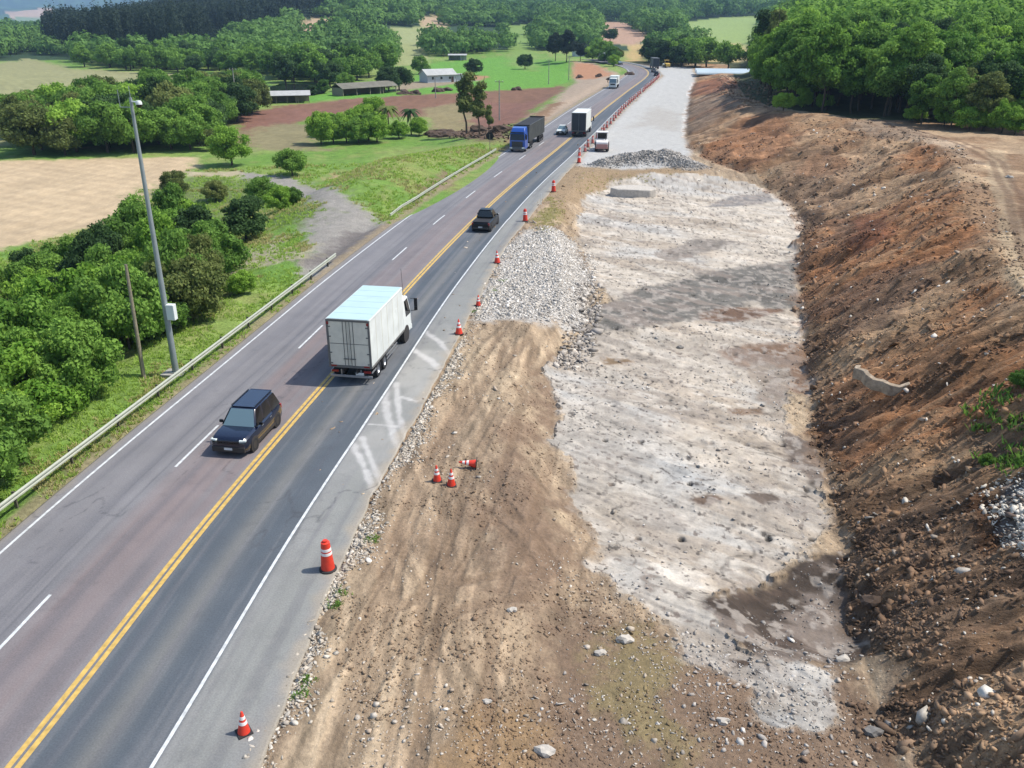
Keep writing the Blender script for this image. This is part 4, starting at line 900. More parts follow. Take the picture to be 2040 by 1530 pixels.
# ------------------------------------------------------------------ buildings
def house(name,label,px,py,Lx,Ly,hw_,hr,rz,wallm='wall_white',roofm='roof_pale',open_=False,cat='house'):
    h_=hit(px,py); r=empty(name,h_,rz); tag(r,label,cat)
    if open_:
        MB().box((-Lx/2,0,hw_/2),(.3,Ly,hw_)).box((0,Ly/2,hw_/2),(Lx,.3,hw_)).box((Lx*.2,0,hw_/2),(.25,Ly,hw_)).build('wall',M[wallm],r)
        for i in range(5): MB().box((-Lx/2+i*Lx/4,-Ly/2,hw_/2),(.2,.2,hw_)).build('post',M['old_wood'],r)
    else:
        MB().box((0,0,hw_/2),(Lx,Ly,hw_)).add([(-Lx/2,-Ly/2,hw_),(-Lx/2,Ly/2,hw_),(-Lx/2,0,hw_+hr),(Lx/2,-Ly/2,hw_),(Lx/2,Ly/2,hw_),(Lx/2,0,hw_+hr)],[(0,1,2),(3,5,4),(0,2,5,3),(1,4,5,2)]).build('wall',M[wallm],r)
        nw=max(2,int(Lx/3))
        for i in range(nw):
            x_=-Lx/2+(i+.6)*Lx/(nw+.3)
            w=MB().box((x_,-Ly/2-.02,hw_*.56),(1.1,.08,1.1)).build('window',M['white_paint'],r); MB().box((x_,-Ly/2-.065,hw_*.56),(.9,.03,.9)).build('pane',M['window_dark'],w)
        for y_ in (-Ly*.25,Ly*.22):
            w=MB().box((Lx/2+.02,y_,hw_*.56),(.08,1.2,1.1)).build('window',M['white_paint'],r); MB().box((Lx/2+.065,y_,hw_*.56),(.03,1.0,.9)).build('pane',M['window_dark'],w)
        MB().box((Lx*.38,-Ly/2-.03,1.0),(.95,.08,2.0)).build('door',M['door_brown'],r)
    ov=.55; rf=MB(); t=.12
    for s_ in(1,-1):
        rf.add([(-Lx/2-ov,s_*(Ly/2+ov),hw_-ov*hr/(Ly/2)),(Lx/2+ov,s_*(Ly/2+ov),hw_-ov*hr/(Ly/2)),(Lx/2+ov,0,hw_+hr),(-Lx/2-ov,0,hw_+hr)]+[(-Lx/2-ov,s_*(Ly/2+ov),hw_-ov*hr/(Ly/2)+t),(Lx/2+ov,s_*(Ly/2+ov),hw_-ov*hr/(Ly/2)+t),(Lx/2+ov,0,hw_+hr+t),(-Lx/2-ov,0,hw_+hr+t)],[(0,1,2,3),(7,6,5,4),(0,4,5,1),(1,5,6,2),(0,3,7,4)])
    ro=rf.build('roof',M[roofm],r); return r
hs=house('farmhouse','white farmhouse with pale hipped metal roof and small porch on the green pasture',872,163,11.5,7.5,2.8,1.7,R(38))
MB().box((7.4,-1.4,1.2),(3.6,3.2,2.4)).build('porch_wall',M['wall_white'],hs); MB().box((7.5,-1.4,2.6),(4.3,4.2,.14)).build('porch_roof',M['roof_pale'],hs)
house('farm_shed','small white open-fronted shed with flat pale roof above the farmhouse',912,120,9,6,2.6,.5,R(8),open_=True,cat='shed')
house('barn','long low weathered barn with grey roof left of the farmhouse, beside the dark trees',727,187,20,6,2.3,1.2,R(52),'old_wood','roof_old',open_=True,cat='barn')
house('barn','small barn with whitish roof and dark open side near the pond',573,204,12,5,2.2,.9,R(22),'old_wood','roof_pale',open_=True,cat='barn')
house('outbuilding','tiny pale building with white roof in the clearing behind the big dark tree',1083,56,16,9,3,1.4,R(5),cat='house')
house('roadside_house','whitish roadside building partly hidden between the big dark tree and the road',1158,112,9,6,3.2,1.0,R(20),cat='house')
gh=empty('greenhouse',hit(1462,146)); tag(gh,'long low white plastic-covered greenhouses beyond the red end of the earth bank','greenhouse')
for i in range(2):
    b=MB(); rings=[]
    for x_ in (-13,13): rings.append([(x_,i*9+4.2*math.cos(a),1.3*math.sin(a)-.2) for a in np.linspace(0,math.pi,9)])
    b.loft(rings).build('tunnel',M['plastic_film'],gh)
# pond
P=poly([(538,176),(560,168),(640,172),(650,186),(600,194),(545,196)]); cz=float(terr(P[:,0],P[:,1]).mean())+.35
me=bpy.data.meshes.new('pond'); me.from_pydata([(x,y,cz) for x,y in P],[],[tuple(range(len(P)))]); me.update()
wm=mat('water',(60,70,64),.08,k=.5,spec=.8); po=link('pond',me,wm); tag(po,kind='structure')
# farm odds: hay/earth piles beside the barn yard
def lump(name,label,cat,loc,r,mt,seed=0,flat=.6,group=None,n=3,amp=.35,top=True):
    import bmesh
    bm=bmesh.new(); bmesh.ops.create_icosphere(bm,subdivisions=n,radius=1)
    rs=random.Random(seed); ph=[rs.uniform(0,9) for _ in range(6)]
    for v in bm.verts:
        c=v.co; d=1+amp*(math.sin(c.x*3.1+ph[0])*math.sin(c.y*2.7+ph[1])+.5*math.sin(c.z*5+ph[2])*math.sin(c.x*6+ph[3])+.3*math.sin(c.y*9+ph[4]))
        v.co=Vector((c.x*d*r[0],c.y*d*r[1],c.z*d*r[2]))
    me=bpy.data.meshes.new(name); bm.to_mesh(me); bm.free(); o=link(name,me,M[mt]); o.location=loc; tag(o,label,cat,group); return o
for i,(px,py) in enumerate(((806,188),(826,188),(873,183),(884,181))):
    h_=hit(px,py); lump('dirt_pile','brown heap of brush at the edge of the ploughed field below the farmhouse','heap',h_,(2.2,1.6,1.1),'stone_dark',i,group='brush heaps below the farmhouse')
for i,(px,py) in enumerate(((1030,180),(1155,155),(1193,153),(1218,160),(1254,149))):
    h_=hit(px,py); lump('dirt_pile','dark clod heap on the bare ground left of the far road','heap',h_,(1.6,1.3,1.0),'stone_dark',i+9,group='dark heaps left of the far road')
for i,(px,py) in enumerate(((868,268),(880,272),(893,270),(955,262),(1000,262))):
    h_=hit(px,py); lump('brush_pile','dark tangled brush heap between the green bank and the ploughed field','heap',h_,(2.3,1.6,1.0),'stone_dark',i+19,group='brush heaps by the green bank')
# concrete block ledge, half-buried pipe
h_=hit(1262,388)
lg=MB()
rs=random.Random(4); n=14
ring_b=[];ring_t=[]
for i in range(n):
    a=2*math.pi*i/n; rr=1+rs.uniform(-.14,.1); ring_b.append((3.2*math.cos(a)*rr,1.9*math.sin(a)*rr,-.3)); ring_t.append((3.1*math.cos(a)*rr,1.85*math.sin(a)*rr,.95+rs.uniform(-.08,.08)))
lg.loft([ring_b,ring_t]); lo=lg.build('rock_ledge',M['stone_white'],bev=.12); lo.location=h_; tag(lo,'flat-topped pale rock block with dark broken side at far end of the bed','rock')
h_=hit(1790,745)
m_=MB(); rings=[]
for i in range(15):
    a=R(175)+R(170)*i/14; cx_,cy_=2.0*math.cos(a),1.6*math.sin(a)
    o_=1+.06*math.sin(i*2.3); z_=.35*math.sin(i*.9)*.3-.035*i
    nx,ny=math.cos(a),math.sin(a)
    o_*=1+.07*random.uniform(-1,1); z_+=random.uniform(-.1,.1)
    rings.append([(cx_*o_,cy_*o_,z_-.45),(cx_*o_+nx*.28,cy_*o_+ny*.28,z_-.5),(cx_*o_+nx*.26,cy_*o_+ny*.26,z_+.12),(cx_*o_+.02,cy_*o_,z_+.16)])
m_.loft(rings); mat('soiled_concrete',(196,176,150),.95,k=.6,noise=.4,nscale=5,bump=.8); pi_=m_.build('broken_pipe',M['soiled_concrete'],bev=.03,smooth=True); pi_.location=(h_[0],h_[1],h_[2]+.16); tag(pi_,'curved edge of a broken concrete pipe half buried in the earth bank','pipe')
# ------------------------------------------------------------------ vegetation
def leaf_quads(P,N,size,rs,aspect=1.5):
    """P (n,3) centres, N (n,3) normals -> bent leaf clusters (2 quads each joined)"""
    n=len(P); N=N/np.maximum(np.linalg.norm(N,axis=1,keepdims=True),1e-6)
    r=rs.normal(size=(n,3)); T=np.cross(N,r); T/=np.maximum(np.linalg.norm(T,axis=1,keepdims=True),1e-6); B=np.cross(N,T)
    s=size*rs.uniform(.6,1.35,(n,1)); a=s*.5*aspect; b=s*.5
    bend=N*s*.22
    v=np.stack([P-T*a-bend*rs.uniform(0,1.4,(n,1)),P-B*b*rs.uniform(.6,1.2,(n,1)),P+T*a-bend*rs.uniform(0,1.4,(n,1)),P+B*b*rs.uniform(.6,1.2,(n,1))],1)
    return v.reshape(-1,3)
def crown_points(rs,n,rx,ry,rz,cz,nl,lr,up=.35,hollow=.75):
    """leaf positions over the surfaces of many overlapping lobes"""
    lc=[];lrad=[]
    for i in range(nl):
        while True:
            p=rs.uniform(-1,1,3)
            if .15<np.linalg.norm(p)<1: break
        if p[2]<-.35: p[2]*=.5
        lc.append(p*np.array([rx,ry,rz])*.88); lrad.append(lr*rs.uniform(.4,1.45))
    lc=np.array(lc); lrad=np.array(lrad)
    w=lrad**2; k=rs.choice(nl,n,p=w/w.sum())
    d=rs.normal(size=(n,3)); d[:,2]+=up; d/=np.linalg.norm(d,axis=1,keepdims=True)
    rad=lrad[k][:,None]*(hollow+(1-hollow)*rs.uniform(0,1.25,(n,1)))
    P=lc[k]+d*rad*np.array([1,1,.8]); P[:,2]+=cz
    return P,d,k
def crown_mesh(name,seed,n,size,rx,ry,rz,cz,nl,lr,**kw):
    rs=np.random.default_rng(seed); P,d,k=crown_points(rs,n,rx,ry,rz,cz,nl,lr,**kw)
    N=d+rs.normal(size=d.shape)*.55; v=leaf_quads(P,N,size,rs)
    me=np_mesh(name,v,np.arange(len(v)).reshape(-1,4))
    lob=rs.uniform(0,1,nl); val=np.clip(lob[k]*.55+rs.uniform(0,1,n)*.5,0,1)
    a=me.attributes.new('lv','FLOAT','FACE'); a.data.foreach_set('value',val.astype(np.float32))
    return me
def trunk_mesh(name,seed,h,r,limbs,spread,lean=.06):
    rs=random.Random(seed); m=MB(); segs=5; pts=[Vector((0,0,-.5))]
    dx,dy=rs.uniform(-lean,lean),rs.uniform(-lean,lean)
    for i in range(1,segs+1): pts.append(Vector((dx*h*i/segs+rs.uniform(-.03,.03)*h,dy*h*i/segs+rs.uniform(-.03,.03)*h,h*i/segs)))
    rings=[]
    for i,p in enumerate(pts):
        rr=r*(1-.72*i/segs); rings.append([p+Vector((rr*math.cos(2*PI*j/7),rr*math.sin(2*PI*j/7),0)) for j in range(7)])
    m.loft(rings)
    for i in range(limbs):
        t=rs.uniform(.35,.85); a=pts[0].lerp(pts[-1],t); an=2*PI*i/limbs+rs.uniform(-.4,.4)
        e=a+Vector((math.cos(an)*spread,math.sin(an)*spread,h*rs.uniform(.15,.4))); mid=a.lerp(e,.5)+Vector((0,0,-.08*h))
        m.cyl(a,mid,r*.4,r*.28,6,False).cyl(mid,e,r*.28,r*.08,6,False)
    me=bpy.data.meshes.new(name); me.from_pydata(m.v,[],m.f); me.update(); me.materials.append(M['bark']); return me
PROT={}
def proto(key,crowns,trunks): PROT[key]=(crowns,trunks)
# near shrubs (fine leaves), trees for the middle distance (coarser leaf clumps), low-cost far trees
proto('shrub',[crown_mesh('crown',100+i,20000,.15,2.6,2.6,2.3,1.8,62,.62,hollow=.4) for i in range(5)],[trunk_mesh('trunk',i,2.4,.10,4,1.1) for i in range(3)])
proto('mid',[crown_mesh('crown',120+i,13000,.25,3.9,3.9,3.4,3.2,64,.95,hollow=.4) for i in range(6)],[trunk_mesh('trunk',10+i,4.4,.22,5,1.8) for i in range(3)])
proto('wood',[crown_mesh('crown',140+i,15000,.29,3.9,3.9,5.2,6.0,70,1.0,hollow=.4) for i in range(6)],[trunk_mesh('trunk',20+i,8.5,.2,5,1.8) for i in range(4)])
proto('ragged',[crown_mesh('crown',160+i,5000,.32,1.5,1.5,5.0,6.6,26,.9,hollow=.4) for i in range(2)],[trunk_mesh('trunk',30+i,11,.2,7,1.4) for i in range(2)])
proto('far',[crown_mesh('crown',180+i,4000,.46,4.2,4.2,3.9,4.0,44,1.2,hollow=.5) for i in range(4)],[trunk_mesh('trunk',40+i,5.5,.25,3,1.5) for i in range(2)])
def conifer_mesh(seed,n,h,r,size):
    rs=np.random.default_rng(seed); t=rs.uniform(.12,1,n)**.8; lay=np.round(t*11)/11; t=lay+rs.normal(size=n)*.012
    an=rs.uniform(0,2*np.pi,n); rad=r*(1-t)**.7*(rs.uniform(0,1,n)**.5)*(1+.35*np.sin(an*5+lay*40))
    P=np.stack([rad*np.cos(an),rad*np.sin(an),t*h-.12*rad],1); N=np.stack([np.cos(an)*.5,np.sin(an)*.5,np.full(n,.9)],1)+rs.normal(size=(n,3))*.4
    me=np_mesh('crown',leaf_quads(P,N,size,rs,2.2),np.arange(n*4).reshape(-1,4)); a=me.attributes.new('lv','FLOAT','FACE'); a.data.foreach_set('value',rs.uniform(0,.8,n).astype(np.float32)); return me
def palm_mesh(seed):
    rs=np.random.default_rng(seed); V=[];F=[]
    for i in range(34):
        an=rs.uniform(0,2*np.pi); L=rs.uniform(2.6,3.8); e=rs.uniform(-.1,1.1); px,pz=0,0; dirn=np.array([np.cos(an),np.sin(an)])
        prev=None
        for j in range(9):
            t=j/8; r_=L*t*np.cos(e*(1-t)*.9); z_=7+L*(np.sin(e)*t-1.0*t*t); wd=.42*math.sin(PI*min(1,t*.9+.12))+.03
            c=np.array([dirn[0]*r_,dirn[1]*r_,z_]); s_=np.array([-dirn[1],dirn[0],0])*wd; dr=np.array([0,0,-wd*.6])
            V+= [c-s_+dr,c,c+s_+dr]
            b=len(V)-3
            if j: F+=[(b-3,b-2,b+1,b),(b-2,b-1,b+2,b+1)]
    me=np_mesh('crown',np.array(V),np.array(F)); a=me.attributes.new('lv','FLOAT','FACE'); a.data.foreach_set('value',rs.uniform(0,.7,len(F)).astype(np.float32)); return me
proto('palm',[palm_mesh(3)],[trunk_mesh('trunk',60,7,.22,0,0,.03)])
cnt={}
meshcache={}
def tree(kind,x,y,s,leaf,label,cat,group=None,name=None,sz=None,z=None):
    cr,tr=PROT[kind]; z=float(ground_z(x,y)[0]) if z is None else z
    r=empty(name or 'broadleaf_tree',(x,y,z-.08),random.uniform(0,6.28)); tag(r,label,cat,group)
    s_=(s*random.uniform(.9,1.12),s*random.uniform(.9,1.12),(sz or s)*random.uniform(.9,1.12)); r.scale=s_
    i=random.randrange(len(cr)); key=(kind,i,leaf)
    if key not in meshcache:
        me=cr[i] if not cr[i].materials else cr[i].copy()
        if me.materials: me.materials.clear()
        me.materials.append(M[leaf]); meshcache[key]=me
    o=bpy.data.objects.new('crown',meshcache[key]); C.objects.link(o); o.parent=r
    t=bpy.data.objects.new('trunk',random.choice(tr)); C.objects.link(t); t.parent=r
    cnt[kind]=cnt.get(kind,0)+1; return r
def scatter(pts,sp,jit=.38,seed=1,world=False):
    P=np.array(pts,float) if world else poly(pts); lo=P.min(0); hi=P.max(0); rs=np.random.default_rng(seed)
    gx=np.arange(lo[0],hi[0]+sp,sp); gy=np.arange(lo[1],hi[1]+sp,sp*.87); out=[]
    for j,yv in enumerate(gy):
        for xv in gx:
            p=(xv+(j%2)*sp*.5+rs.normal()*sp*jit*.5,yv+rs.normal()*sp*jit*.5); out.append(p)
    out=np.array(out); m=sdist(P,out[:,0],out[:,1])>0
    return out[m]
def inframe(x,y,z,mx=160,top=-400):
    px,py=pr(x,y,z); return (px>-mx)&(px<2040+mx)&(py<1530+mx)&(py>top)
# near left shrubbery
lf=['leaf_mid','leaf_fresh','leaf_mid','leaf_dark','leaf_bright','leaf_mid','leaf_bright','leaf_olive']
SLB=hit(452,520)
NS=scatter([(-260,650),(0,606),(110,574),(230,546),(320,506),(395,474),(440,508),(446,560),(420,620),(300,722),(215,790),(130,850),(60,905),(0,950),(-260,1150)],3.25,seed=3)
for i,(x,y) in enumerate(NS):
    if not inframe(x,y,1,200): continue
    if math.hypot(x+29.3,y-44.3)<3.6 or (abs(math.atan2(x,y)-math.atan2(-29.3,44.3))<.05 and 44<math.hypot(x,y)<53.3): continue
    if math.hypot(x-SLB[0],y-SLB[1])<3.8: continue
    s=random.uniform(.75,1.3); 
    lfm=random.choice(lf)
    tree('shrub',x,y,s,lfm,'leafy green shrub in the dense thicket between the pale field and the guard rail','shrub','shrubs in the near thicket',name='shrub',sz=s*random.uniform(.9,1.4))
# scrub, single bushes
for px,py,kind,s,lfm,lb,nm in (
 (492,478,'mid',.72,'leaf_dark','rounded dark green tree standing alone by the pale turn-out','broadleaf_tree'),
 (582,350,'mid',.62,'leaf_mid','single green bush above the dirt track, right of the bright bush','shrub'),
 (462,330,'mid',.95,'leaf_bright','large bright green bush with a dark side, at the corner of the pale field','shrub'),
 (425,300,'mid',.6,'leaf_olive','olive bush left behind the large bright bush','shrub'),
 (560,420,'shrub',.8,'leaf_bright','low bright bush by the dirt turn-out, right of the dark round tree','shrub'),
 (520,400,'shrub',.8,'leaf_mid','low green bush behind the dark round tree','shrub'),
 (580,410,'shrub',.6,'leaf_mid','small bush at the inner bend of the dirt track','shrub'),
 (430,400,'shrub',.7,'leaf_olive','low olive bush behind the thicket by the pale field','shrub'),
 (350,385,'shrub',.75,'leaf_olive','dry olive bush at the right corner of the pale field','shrub'),
 (480,585,'shrub',.5,'leaf_bright','small bright bush in the grass at the thicket end','shrub'),
 (795,180,'mid',1.35,'leaf_dark','very dark tree shading the barn yard left of the farmhouse','broadleaf_tree'),
 (775,182,'mid',1.15,'leaf_dark','dark tree left of the darkest tree by the barn yard','broadleaf_tree'),
 (838,148,'mid',1.05,'leaf_mid','spreading green tree on a bare trunk behind the farmhouse','broadleaf_tree'),
 (944,150,'mid',.95,'leaf_dark','small dark conical tree right of the farmhouse','broadleaf_tree'),
 (1046,138,'mid',1.0,'leaf_dark','round dark tree alone on the bright pasture','broadleaf_tree'),
 (1215,84,'far',1.3,'leaf_dark','dark upright tree between the cut slope and the pale fields','broadleaf_tree'),
 (690,182,'mid',.8,'leaf_mid','bushy tree at the left end of the long barn','broadleaf_tree'),
 (645,186,'mid',.6,'leaf_mid','low tree between the pond barn and the long barn','broadleaf_tree'),
 (620,190,'mid',.5,'leaf_dark','dark bush right of the small barn by the pond','shrub'),
 (775,266,'palm',.8,'leaf_olive','drooping palm-like tree right of the bright bushes above the green bank','palm_tree'),
 (820,268,'palm',.72,'leaf_dark','darker drooping palm at the right end of the bushes above the green bank','palm_tree'),
 (930,268,'ragged',1.05,'leaf_olive','tall ragged tree with thin foliage, nearest the blue lorry','broadleaf_tree'),
 (955,270,'ragged',.85,'leaf_olive','second tall ragged tree, right beside the taller ragged one','broadleaf_tree'),
 (975,268,'ragged',.5,'leaf_olive','short ragged tree right of the tall ragged pair','broadleaf_tree'),
 (1128,124,'wood',1.45,'leaf_euc','biggest broad dark tree standing left of the far road','broadleaf_tree'),
 (1106,122,'wood',1.1,'leaf_euc','broad dark tree close behind and left of the biggest dark tree','broadleaf_tree'),
 (1156,122,'wood',.85,'leaf_euc','smaller dark tree right of the biggest dark tree','broadleaf_tree')):
    h_=hit(px,py); t=tree(kind,h_[0],h_[1],s,lfm,lb,'tree' if 'tree' in nm else 'shrub',name=nm)
for i,(px,py,s) in enumerate(((640,288,.85),(665,286,.75),(690,284,.8),(715,286,.7),(735,280,.9),(752,284,.8),(680,275,.8),(725,262,.9),(795,276,.6),(835,270,.6),(655,272,.7),(710,268,.8),(742,258,1.))):
    h_=hit(px,py); tree('mid',h_[0],h_[1],s,random.choice(['leaf_bright','leaf_bright','leaf_mid']),'bright green bush in the row above the green bank, beside the palms','shrub','bushes above the green bank',name='shrub')
for i,(px,py,s,lfm) in enumerate(((1180,122,1.0,'leaf_bright'),(1198,124,1.1,'leaf_mid'),(1214,127,1.0,'leaf_mid'),(1222,133,.6,'leaf_bright'),(1205,118,1.1,'leaf_bright'),(1190,112,1.0,'leaf_mid'),(1228,120,.8,'leaf_olive'))):
    h_=hit(px,py); tree('mid',h_[0],h_[1],s*1.25,lfm,'green tree in the clump left of the far road bend','tree','trees in the clump left of the far bend')
for x,y in scatter([(40,262),(120,246),(240,222),(330,212),(430,205),(515,200),(528,222),(480,245),(420,300),(300,306),(150,314),(60,318),(30,300)],6.3,seed=5):
    s=random.uniform(.95,1.45); tree('mid',x,y,s,random.choice(['leaf_mid','leaf_mid','leaf_dark','leaf_olive','leaf_mid','leaf_bright']),'green tree in the wood between the two pale fields, behind the camera pole','tree','trees in the wood behind the camera pole',sz=s*random.uniform(.85,1.2))
# wood on the right, above the earth bank
WR=scatter([(1500,170),(1540,208),(1570,226),(1700,236),(1790,242),(1900,262),(2040,272),(2160,285),(2400,200),(2400,60),(1900,60),(1560,120)],5.5,seed=6)
WRd=np.hypot(WR[:,0],WR[:,1]); WR=WR[np.argsort(WRd)]
nW=0; restW=[]
for x,y in WR:
    if x<float(np.interp(y,KY,KX))+6.5: continue
    zg=float(ground_z(x,y)[0])
    if not inframe(x,y,zg+6,60): continue
    if nW<150:
        s=random.uniform(.85,1.25)*(.7 if nW<14 else 1); tree('wood',x,y,s,random.choice(['leaf_fresh','leaf_fresh','leaf_bright','leaf_mid','leaf_fresh','leaf_mid','leaf_dark'] if nW>16 else ['leaf_mid','leaf_fresh','leaf_olive','leaf_dark']),'fresh green tree in the tall wood above the earth bank on the right','tree','trees in the wood above the earth bank'); nW+=1
    else: restW.append((x,y,zg))
h_=hit(1515,168); tree('ragged',h_[0],h_[1],1.6,'leaf_dark','dark open-crowned tree at the left corner of the right-hand wood','tree')
h_=hit(1535,180); tree('ragged',h_[0],h_[1],1.5,'leaf_olive','tall sparse tree second from the left corner of the right-hand wood','tree')
for i,(px,py,s) in enumerate(((1560,228,.6),(1600,224,.6),(1640,225,.55),(1930,268,.7),(1960,268,.6),(1995,272,.8),(2020,275,.7),(1880,258,.6),(1820,250,.5))):
    h_=hit(px,py-6); xx=h_[0]; 
    tree('mid',xx,h_[1],s*.8,'leaf_bright','low bright shrub at the foot of the right-hand wood','shrub','shrubs at the foot of the right-hand wood',name='shrub')
# belt of trees behind the pale fields, and the dark wood behind the haul road
belts=[([(-60,128),(60,112),(170,134),(300,148),(520,148),(520,140),(300,128),(170,112),(60,92),(-60,100)],11,'leaf_mid','green tree in the belt behind the upper pale field','trees behind the upper pale field'),
 ([(540,176),(620,165),(660,178),(700,168),(770,150),(770,140),(640,140),(540,150)],10,'leaf_mid','green tree in the belt behind the pond and barns','trees behind the pond'),
 ([(1284,128),(1360,134),(1460,138),(1540,134),(1540,122),(1300,112)],8.5,'leaf_dark','dark green tree in the wood behind the end of the haul road','trees behind the haul road')]
allx=[]
for bi,(pp,sp,lfm,lb,gr) in enumerate(belts):
    pts=scatter(pp,sp,seed=20+bi); pts=pts[np.argsort(np.hypot(pts[:,0],pts[:,1]))][:34]
    for x,y in pts:
        s=random.uniform(.9,1.35); tree('far',x,y,s*1.15,random.choice([lfm,lfm,'leaf_mid','leaf_dark'] if bi<2 else [lfm,lfm,'leaf_mid']),lb,'tree',gr); allx.append((x,y))
# ---- far woodland: one uncountable mass
def treemass(name,P,R_,H,leaf,n_leaf,label,kindlab,seed,tall=False,asp=1.2):
    rs=np.random.default_rng(seed); n=len(P); k=np.repeat(np.arange(n),n_leaf); m=len(k)
    d=rs.normal(size=(m,3)); d[:,2]=np.abs(d[:,2])*1.0+rs.uniform(-.7,.1,m); d/=np.linalg.norm(d,axis=1,keepdims=True)
    lump_=1+.32*np.sin(d[:,0]*6+k)*np.sin(d[:,1]*6+k*1.7)+.15*np.sin(d[:,2]*9+k)+rs.normal(size=m)*.06
    rr=R_[k]*lump_; Pp=np.stack([P[k,0]+d[:,0]*rr,P[k,1]+d[:,1]*rr,P[k,2]+H[k]*.55+d[:,2]*H[k]*.45*lump_],1)
    N=d+rs.normal(size=d.shape)*.35; sz=(R_[k]*(.28 if not tall else .4))[:,None]
    N/=np.linalg.norm(N,axis=1,keepdims=True); r=rs.normal(size=(m,3)); T=np.cross(N,r); T/=np.linalg.norm(T,axis=1,keepdims=True); B=np.cross(N,T)
    s=sz*rs.uniform(.5,1.2,(m,1)); v=np.stack([Pp-T*s*.5*asp,Pp-B*s*.5,Pp+T*s*.5*asp,Pp+B*s*.5],1).reshape(-1,3)
    me=np_mesh(name,v,np.arange(len(v)).reshape(-1,4)); tv=rs.uniform(0,1,n); val=np.clip(tv[k]*.9+rs.uniform(0,.5,m)*.9,0,1.6)
    a=me.attributes.new('lv','FLOAT','FACE'); a.data.foreach_set('value',val.astype(np.float32)); o=link(name,me,M[leaf]); tag(o,label,kindlab,kind='stuff'); return o
if restW:
    A=np.array(restW); rs=np.random.default_rng(3); treemass('hillside_wood',A,rs.uniform(3,4.6,len(A)),rs.uniform(9,14,len(A)),'leaf_fresh',700,'mass of fresh green treetops rising behind the wood on the right','woodland',5)
rs=np.random.default_rng(11); cand=[]
D_=345.
while D_<2600:
    sp=max(8.0,D_/62); na=int(D_*R(74)/sp); a=np.linspace(R(-37),R(37),na)+rs.normal(size=na)*.25*R(74)/na; d_=D_+rs.normal(size=na)*sp*.25
    fx_,fy_=d_*np.sin(a),d_*np.cos(a); cand.append(np.stack([fx_*cps-fy_*sps,fx_*sps+fy_*cps,np.full(na,sp)],1)); D_+=sp*.9
cand=np.concatenate(cand); cx,cy,csp=cand.T; cz_=ground_z(cx,cy); qx,qy=pr(cx,cy,cz_)
bnd=np.interp(qx,[-300,0,60,170,300,520,545,600,660,700,780,830,900,1000,1080,1110,1180,1240,1245,1290,1300,1370,1500,1560,1700,2400],[120,118,104,126,140,140,158,160,160,150,132,112,112,104,100,104,92,70,60,80,122,128,126,126,140,150])
m=(qy<bnd)
inclr=np.zeros(cx.shape,bool)
for P in CLR: inclr|=sdist(P,cx,cy)>csp*.2
m&=~inclr
thin=fbm(cx,cy,130,3,91); m&=(thin<.64)|(np.hypot(cx,cy)<500)
plant=poly([(100,108),(200,120),(330,122),(430,98),(520,72),(600,46),(700,14),(700,-60),(440,-40),(240,30),(100,80)]); inpl=(sdist(plant,cx,cy)>0)
for x,y in allx: m&=(np.hypot(cx-x,cy-y)>5)
def sub(mm): return np.stack([cx[mm],cy[mm],cz_[mm]],1),csp[mm]
near=m&~inpl&(np.hypot(cx,cy)<900); fa=m&~inpl&(np.hypot(cx,cy)>=900)
for nm,mm,nl,hm,sd_,lb in (('woodland',near,420,1.0,31,'mixed green woodland filling the valley behind the fields and farm'),('hillside_forest',fa,200,1.0,32,'blue-green forest covering the far hillside along the top')):
    A,sp=sub(mm); R_=sp*rs.uniform(.5,.72,len(A)); H=np.minimum(np.maximum(8,sp*.9),13)*rs.uniform(.6,1.45,len(A))*(.75+.5*fbm(A[:,0],A[:,1],60,2,9)); R_=R_*rs.uniform(.7,1.2,len(A)); treemass(nm,A,R_,H,'leaf_far',nl,lb,'woodland',sd_)
    print(nm,len(A))
A,sp=sub(inpl&~inclr); A=np.concatenate([A,A+np.array([4,5,0])]); R_=np.tile(sp*.30,2); H=np.full(len(A),24.)*rs.uniform(.85,1.15,len(A)); print('pl',len(A))
treemass('plantation',A,R_,H,'leaf_euc',260,'dark tall plantation of thin trees along the ridge at upper left','woodland',33,True,1.0)
print(cnt)
